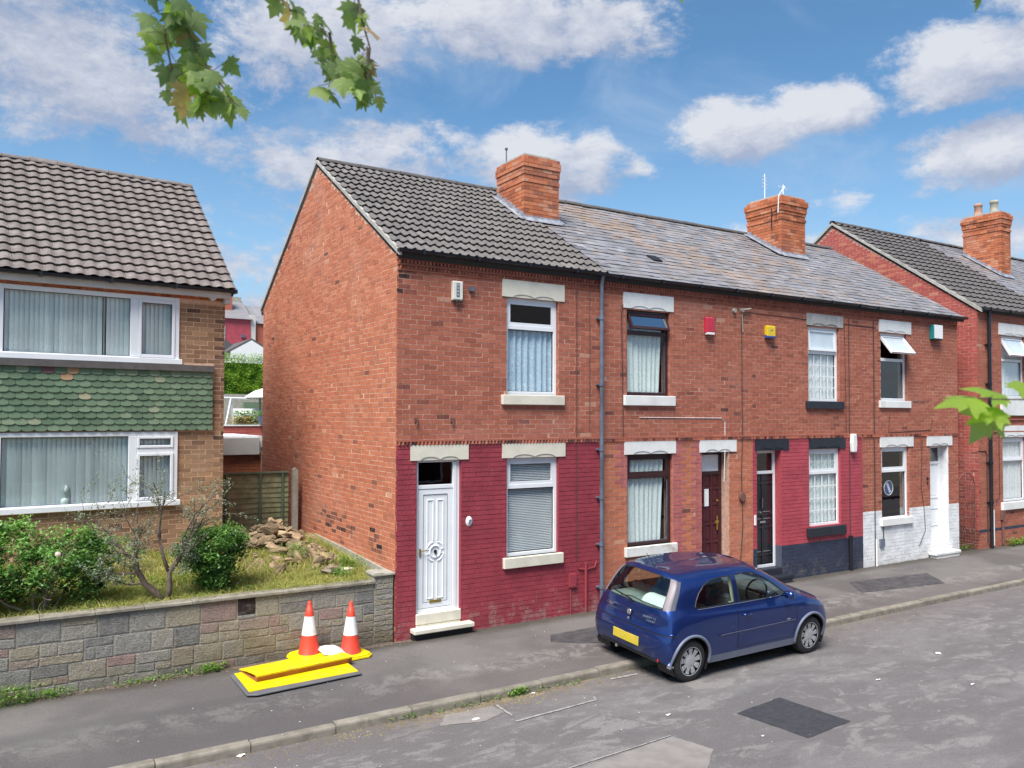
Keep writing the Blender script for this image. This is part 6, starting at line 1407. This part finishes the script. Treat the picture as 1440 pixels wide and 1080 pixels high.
        st = MB(); P = [on_side(x_, .565+.01*(x_-1), .006, sd) for x_ in np.linspace(1.12, 2.70, 26)]; st.tube(P, .011, 5); st.build('rubbing_strip', 'car_blue', e); MB().tube([p+Vector((0, .007*sd, .009)) for p in P], .0035, 4).build('strip_highlight', 'chrome', e)
        boxo('side_badge', (2.52, .812*sd-.014, .60), (2.60, .812*sd+.014, .622), 'chrome', e)
        h_ = on_side(1.66, .80, .0, sd); MB().tube([h_+Vector((-.09, .008*sd, 0)), h_+Vector((-.05, .032*sd, 0)), h_+Vector((.05, .032*sd, 0)), h_+Vector((.09, .008*sd, 0))], [.012, .017, .017, .012], 8).build('door_handle', 'car_blue', e, smooth=True)
        MB().lathe([(0, .014), (.018, .012), (.022, 0)], 10, 1, (2.86, (.815)*sd, .73), M=None).build('indicator', 'lamp_clear', e)
        mr = MB(); mr.lathe([(0, -.045), (.05, -.042), (.068, -.01), (.066, .03), (.0, .04)], 14, 0, M=T(2.44, .90*sd, 1.0) @ Matrix.Diagonal((1, 1.35, .95, 1))); mr.tube([(2.46, .75*sd, .955), (2.45, .86*sd, .985)], .02, 6); mo = mr.build('door_mirror', 'car_blue', e, smooth=True)
        for ax, az in ARC:
            lip = MB(); P = []
            for th in np.linspace(-.32, PI+.32, 34):
                x_, z_ = ax+math.cos(th)*(RA+.012), az+math.sin(th)*(RA+.012)
                if z_ > .19: P.append(on_side(x_, z_, .006, sd))
            lip.tube(P, .022, 6); lip.build('arch_trim', 'car_trim', e, smooth=True)
            wl_ = MB(); K = 20; v_ = []
            for k in range(K+1):
                th = -.5+(PI+1)*k/K; v_ += [(ax+math.cos(th)*RA, .80*sd, az+math.sin(th)*RA), (ax+math.cos(th)*RA, .50*sd, az+math.sin(th)*RA)]
            b0 = len(v_); wl_.add(v_, [(2*k, 2*k+1, 2*k+3, 2*k+2) for k in range(K)]); wl_.add([(ax+math.cos(t_)*RA, .505*sd, az+math.sin(t_)*RA) for t_ in np.linspace(0, 2*PI, 24)[:-1]], [tuple(range(23))]); wl_.build('wheel_well', 'car_black', e)
            wh = MB(); yo = .80*sd
            prof = [(.175, .0), (.20, .006), (.255, .002), (.280, -.015), (.286, -.04), (.286, -.14), (.275, -.17), (.2, -.175), (0, -.175)]
            wh.lathe([(a, yo+b*sd) for a, b in prof], 40, 1, (ax, 0, az)); wo = wh.build('wheel', 'tyre', e, smooth=True)
            hc = MB(); hc.lathe([(0, yo+.0*sd), (.05, yo+.0*sd), (.06, yo-.004*sd), (.10, yo-.012*sd)], 36, 1, (ax, 0, az)); n9 = 9
            for k in range(n9):
                th0 = 2*PI*k/n9+.2
                for (r0, r1, w0, w1) in ((.085, .13, .26, .26), (.13, .188, .26, .21)):
                    ang = [th0-w0, th0+w0, th0+w1, th0-w1]; rr_ = [r0, r0, r1, r1]; yy_ = [yo-.010*sd, yo-.010*sd, yo+(.0-.004)*sd, yo+(.0-.004)*sd]
                    hc.add([(ax+math.cos(a)*q, y_, az+math.sin(a)*q) for a, q, y_ in zip(ang, rr_, yy_)], [(0, 1, 2, 3)])
            hc.lathe([(.178, yo-.002*sd), (.192, yo+.006*sd), (.198, yo+.004*sd), (.199, yo-.01*sd)], 40, 1, (ax, 0, az)); hc.build('hubcap', 'hub', wo, smooth=False)
            MB().lathe([(.19, yo-.03*sd), (0, yo-.03*sd)], 24, 1, (ax, 0, az)).build('brake_disc', 'car_black', wo)
    # tail: bumper crease, plate, badges, wiper, lower red lamp, exhaust, aerial
    MB().tube([on_st(s_, 2.30, .002, sd_) for sd_ in (-1,) for s_ in np.linspace(3.2, 0, 30)]+[on_st(s_, 2.30, .002, 1) for s_ in np.linspace(.1, 3.2, 30)], .006, 5).build('bumper_joint', 'car_black', e)
    MB().tube([on_st(s_, 1.75, .004, -1) for s_ in np.linspace(3.2, 1.3, 24)], .007, 5).tube([on_st(s_, 1.75, .004, 1) for s_ in np.linspace(3.2, 1.3, 24)], .007, 5).build('bumper_strip', 'car_blue', e)
    sh_ = MB(); sh_.tube([on_st(s_, 2.42, .006, -1) for s_ in np.linspace(2.9, 0, 30)]+[on_st(s_, 2.42, .006, 1) for s_ in np.linspace(.1, 2.9, 30)], .012, 6); sh_.build('bumper_ledge', 'car_blue', e, smooth=True)
    boxo('number_plate', (-.012, -.265, .40), (.01, .265, .525), 'plate_yellow', e, rot=(0, 0, 0), bevel=.004)
    for sd in (-1, 1): MB().prism([(.03, .28), (.13, .28), (.15, .315), (.03, .315)], .0, .02, 1).build('reflector', 'lamp_red', e, loc=(.06, (.60 if sd > 0 else -.62), .0), rot=(0, 0, -.35*sd))
    boxo('reflector_trim', (.18, -.79, .235), (.30, -.74, .262), 'chrome', e)
    MB().lathe([(0, 0), (.04, .0), (.045, .01), (.035, .02), (0, .02)], 18, 0, M=T(.095, 0, .80) @ Rz(PI) @ Ry(-.3)).build('badge', 'chrome', e, smooth=True)
    MB().lathe([(0, 0), (.022, .0), (.02, .02), (0, .02)], 14, 0, M=T(.08, 0, .715) @ Rz(PI)).build('tailgate_lock', 'chrome', e)
    base = Matrix(((0, 0, -1, 0), (-1, 0, 0, 0), (0, 1, 0, 0), (0, 0, 0, 1)))
    curve_text('CORSA', .05, e, T(.108, .42, .82) @ Rz(-.17) @ base @ Rx(-.25), 'chrome', 'badge_lettering'); curve_text('ENERGY 1.2', .042, e, T(.096, -.41, .83) @ Rz(.17) @ base @ Rx(-.25), 'chrome', 'badge_lettering'); curve_text('TWINPORT', .03, e, T(.088, -.44, .785) @ Rz(.17) @ base @ Rx(-.25), 'chrome', 'badge_lettering')
    MB().tube([(.155, .0, .975), (.175, .12, .985), (.22, .42, 1.01)], .011, 5).tube([(.15, .22, .985), (.19, .0, 1.01), (.20, -.2, .99)], .008, 5).lathe([(0, -.03), (.025, -.03), (.02, .02), (0, .02)], 10, 0, (.14, 0, .965)).build('rear_wiper', 'car_black', e)
    MB().tube([(.10, .25, .25), (.30, .25, .26)], .025, 8).build('exhaust', 'chrome', e); MB().tube([(.62, 0, 1.40), (.45, 0, 1.60)], [.006, .003], 5).lathe([(0, 0), (.02, 0), (.012, .02), (0, .03)], 8, 2, (.62, 0, 1.395)).build('roof_aerial', 'car_black', e)
    # cabin
    MB().box((.45, -.70, .22), (3.0, .70, .34)).box((.35, -.66, .34), (.62, .66, .62)).box((.12, -.6, .26), (.5, .6, .5)).box((3.0, -.5, .2), (3.6, .5, .6)).build('floor', 'car_black', e)
    boxo('parcel_shelf', (.30, -.60, .915), (.82, .60, .935), 'car_shelf', e)
    MB().prism([(.28, .94), (.66, .94), (.60, 1.02), (.50, 1.07), (.36, 1.05)], -.58, -.06, 1).build('white_bag', 'white_plain', e, bevel=.04)
    MB().prism([(.80, .45), (.92, .45), (.84, 1.04), (.74, 1.04)], -.62, .62, 1).box((.85, -.62, .42), (1.35, .62, .56)).build('rear_seat', 'car_inside', e, bevel=.03)
    for sd in (-1, 1):
        s_ = MB().prism([(1.55, .45), (1.72, .45), (1.60, 1.04), (1.46, 1.04)], (.14 if sd > 0 else -.62), (.62 if sd > 0 else -.14), 1).box((1.62, (.14 if sd > 0 else -.62), .40), (2.1, (.62 if sd > 0 else -.14), .56)).build('front_seat', 'car_inside', e, bevel=.04)
        MB().box((1.44, .38*sd-.12, 1.07), (1.53, .38*sd+.12, 1.24)).build('headrest', 'car_inside', s_, bevel=.04)
    MB().prism([(2.5, .6), (3.0, .6), (3.02, .93), (2.6, .97), (2.48, .88)], -.68, .68, 1).build('dashboard', 'car_inside', e, bevel=.03)
    MB().tube([(2.36+.07*math.sin(t_), -.37+.18*math.cos(t_), .93+.17*math.sin(t_)) for t_ in np.linspace(0, 2*PI, 22)], .016, 6).tube([(2.36, -.37, .93), (2.55, -.37, .88)], .03, 6).box((2.33, -.54, .915), (2.37, -.2, .945)).build('steering_wheel', 'car_black', e)
    MB().box((1.48, -.745, .6), (1.52, -.62, .95)).tube([(1.50, -.69, .96), (1.49, -.60, 1.32)], .03, 6).tube([(1.50, .69, .96), (1.49, .60, 1.32)], .03, 6).build('pillar_trim', 'car_beige', e)
    MB().tube([(2.62, -.70, .95), (2.10, -.54, 1.33)], .022, 6).tube([(2.62, .70, .95), (2.10, .54, 1.33)], .022, 6).build('screen_pillar', 'car_beige', e)
    def sq(x): return .26-(.26-x)*.5 if x < .26 else x
    for o in e.children_recursive:
        if o.type != 'MESH': continue
        ix = o.matrix_basis; loc = ix.translation.copy()
        if loc.length > .01 or abs(ix[0][0]-1) > .01: o.matrix_basis = T(sq(loc.x)-loc.x, 0, 0) @ ix; continue
        for v in o.data.vertices: v.co.x = sq(v.co.x)
    e.scale = (.972, .972, .972)
    return e
build_car((2.135, -2.53, -.082), (R(3.9), 0, R(.9)))

# ------------------------------------------------------------------ street maple by the camera: its hanging sprays enter the picture from above and the right
def maple_shape():
    lob = [(0, -.02), (.09, .0), (.22, -.05), (.30, -.03), (.29, .07), (.40, .08), (.52, .13), (.44, .20), (.46, .29), (.62, .44), (.50, .46), (.38, .44), (.27, .40), (.30, .55), (.33, .66), (.22, .62), (.15, .72), (.08, .88), (.0, 1.02)]
    L_ = [(x, y) for x, y in lob]; Rr = [(-x, y) for x, y in lob[1:-1]][::-1]; pts = L_+Rr; vs = [(x, y, -.34*abs(x)**1.4-.28*(y-.3)**2) for x, y in pts]+[(0, .3, .0)]; n = len(pts)
    return vs, [(i, (i+1) % n, n) for i in range(n)]
MSV, MSF = maple_shape()
tree = empty('maple_tree', (-7.5, -12.0, -.02), label='street maple whose hanging leafy sprays enter from the top and right edges', cat='tree')
TW = Vector((-7.5, -12.0, -.02)); mt = MB(); q = lambda *p: Vector(p)-TW
mt.tube([(0, 0, 0), (.05, 0, 1.2), (0, .1, 2.6), (.1, .1, 4.2), (.1, 0, 6)], [.26, .2, .18, .15, .11], 12); mt.build('trunk', 'bark', tree, smooth=True)
br = MB(); br.tube([(.05, .1, 3.6), q(-6.4, -10.6, 5.6), q(-5.2, -8.9, 5.9), q(-4.4, -8.0, 5.5)], [.07, .05, .03, .015], 7); br.tube([(.1, .1, 4.2), q(-6, -12.2, 5.5), q(-3.5, -11.9, 5.6), q(-1.4, -11.2, 4.7), q(-1.0, -10.6, 4.0)], [.08, .06, .04, .022, .012], 7)
br.build('branch', 'bark', tree, smooth=True); MP = []
rm = random.Random(77)
def spray(path, n, size, spread, mats, hang=.75, r0=.006):
    spread *= .78
    n = int(n*1.7)
    tg = MB(); P = [Vector(p)+(Vector((.03, 0, -.05)) if p[2] > 4.4 and p[0] < -3 else Vector()) for p in path]; tg.tube([p-TW for p in P], [r0*(1-.7*i/(len(P)-1)) for i in range(len(P))], 5)
    for i in range(n):
        f = (i+rm.random())/n*(len(P)-1); k = min(int(f), len(P)-2); p = P[k].lerp(P[k+1], f-k); off = Vector((rm.gauss(0, spread), rm.gauss(0, spread), rm.gauss(-.01, spread*.7)))
        tip = p+off; tg.tube([p-TW, tip-TW], .0015, 3, cap=False); s = size*rm.uniform(.5, 1.0)
        d = Vector((rm.gauss(0, .4), rm.gauss(0, .4), -hang+rm.gauss(0, .25))).normalized(); nrm = Vector((rm.gauss(0, .5), rm.gauss(-.9, .4), rm.gauss(.3, .4))); x_ = d.cross(nrm).normalized(); z_ = x_.cross(d)
        M_ = Matrix((x_*s, d*s, z_*s)).transposed().to_4x4(); M_.translation = tip-TW; MP.append((M_, rm.choice(mats), rm.uniform(0, .9)))
    tg.build('twig', 'bark', tree)
MM = ['maple']*16+['maple_lit']*2+['maple_red']
spray([(-4.55, -8.05, 5.20), (-4.50, -8.02, 4.98), (-4.42, -8.03, 4.80), (-4.36, -8.05, 4.66)], 22, .115, .055, MM)
spray([(-4.50, -8.02, 4.98), (-4.50, -7.98, 4.80), (-4.47, -7.98, 4.66), (-4.44, -8.0, 4.58)], 12, .105, .045, MM)
spray([(-4.38, -8.04, 4.72), (-4.31, -8.06, 4.63), (-4.27, -8.09, 4.56)], 9, .11, .04, MM); spray([(-4.40, -8.04, 4.74), (-4.37, -8.06, 4.62), (-4.35, -8.07, 4.55)], 7, .105, .03, MM)
spray([(-4.20, -8.16, 5.10), (-4.12, -8.2, 4.93), (-4.05, -8.24, 4.86), (-3.98, -8.28, 4.82)], 13, .10, .045, MM)
spray([(-3.90, -8.34, 5.06), (-3.88, -8.36, 4.88), (-3.85, -8.38, 4.76), (-3.86, -8.39, 4.68)], 10, .10, .045, MM); spray([(-3.98, -8.3, 4.82), (-3.96, -8.30, 4.72), (-3.98, -8.30, 4.62)], 9, .095, .035, MM)
spray([(-3.86, -8.38, 4.76), (-3.86, -8.39, 4.64), (-3.89, -8.38, 4.56)], 9, .10, .04, MM)
spray([(-2.86, -9.0, 5.02), (-2.86, -9.0, 4.94)], 3, .07, .02, ['maple_lit']); spray([(-1.9, -9.6, 5.0), (-1.9, -9.6, 4.9)], 3, .07, .03, ['maple'])
spray([(-1.55, -10.25, 3.45), (-1.9, -10.05, 3.42), (-2.2, -9.93, 3.40), (-2.42, -9.84, 3.40)], 0, .1, .02, ['maple_lit'])
def one(p, d, n, s, mat, tone=.7):
    d = Vector(d).normalized(); n = Vector(n); x_ = d.cross(n).normalized(); z_ = x_.cross(d); M_ = Matrix((x_*s, d*s, z_*s)).transposed().to_4x4(); M_.translation = Vector(p)-TW; MP.append((M_, mat, tone))
one((-2.33, -9.80, 3.405), (-1, .55, -.12), (-.3, -.4, 1.1), .15, 'maple_lit', .9); one((-2.25, -9.84, 3.415), (-.75, .55, .25), (.0, -.6, 1), .14, 'maple_lit', .6); one((-2.272, -9.812, 3.372), (-.42, .25, -.72), (-.5, -.8, .35), .135, 'maple', .8); one((-2.16, -9.90, 3.385), (.4, -.2, -.3), (-.1, -.7, .8), .12, 'maple', .5)
one((-2.215, -9.852, 3.435), (.75, -.35, .12), (0, -.6, 1), .15, 'maple_lit', .5); one((-1.98, -9.98, 3.42), (.5, -.2, .25), (0, -.5, 1), .15, 'maple_lit', .6); one((-1.9, -10.0, 3.44), (-.6, .3, .1), (0, -.6, 1), .14, 'maple_lit', .4); one((-2.28, -9.84, 3.37), (-1, .6, -.35), (-.2, -.5, 1), .12, 'maple_lit', .8); one((-1.95, -10.0, 3.36), (.6, -.3, -.3), (0, -.7, 1), .12, 'maple', .1)
for M_, mat, tone in MP:
    o = bpy.data.objects.new('leaf', pmesh(('leaf',), MSV, MSF, mat, True)); C.objects.link(o); o.parent = tree; o.matrix_basis = M_; o['tone'] = tone
cr = MB(); r = random.Random(9)
for i in range(5200):
    while True:
        v = Vector((r.uniform(-1, 1), r.uniform(-1, 1), r.uniform(-1, 1)))
        if .45 < v.length < 1: break
    p = Vector((v.x*4.0, v.y*3.2-1.0, 7.6+v.z*2.4))
    if mnoise.noise(p*.55) < -.05: continue
    if (TW+p).y > -9.6: continue
    leaf(cr, p, r, .22, .09, r.random())
tag(cr.build('crown', 'maple', tree), kind='stuff')
# opposite side of the street, seen only in the glass
for i, (x_, mt_) in enumerate(((-3, 'brick_far'), (3.2, 'brick_far'), (9.4, 'brick_far'), (15.6, 'brick_far'))):
    e = empty('opposite_house', (x_, -14.6, 0), (0, 0, 0), 'brick house across the street behind the viewpoint, '+('first', 'second', 'third', 'fourth')[i]+' from the left', 'house', 'houses across the street')
    MB().box((0, -7, 0), (6.1, 0, 5.6)).build('wall', mt_, e); MB().prism([(.3, 5.5), (-3.5, 8.2), (-7.3, 5.5)], 0, 6.1, 0).build('roof', 'tile_dark', e)
    for wx in (1.0, 3.9):
        for wz in (1.0, 3.7): w_ = MB().box((wx, .0, wz), (wx+1.2, .04, wz+1.5)).build('window', 'upvc', e); boxo('pane', (wx+.08, .03, wz+.08), (wx+1.12, .05, wz+1.42), 'car_black', w_)
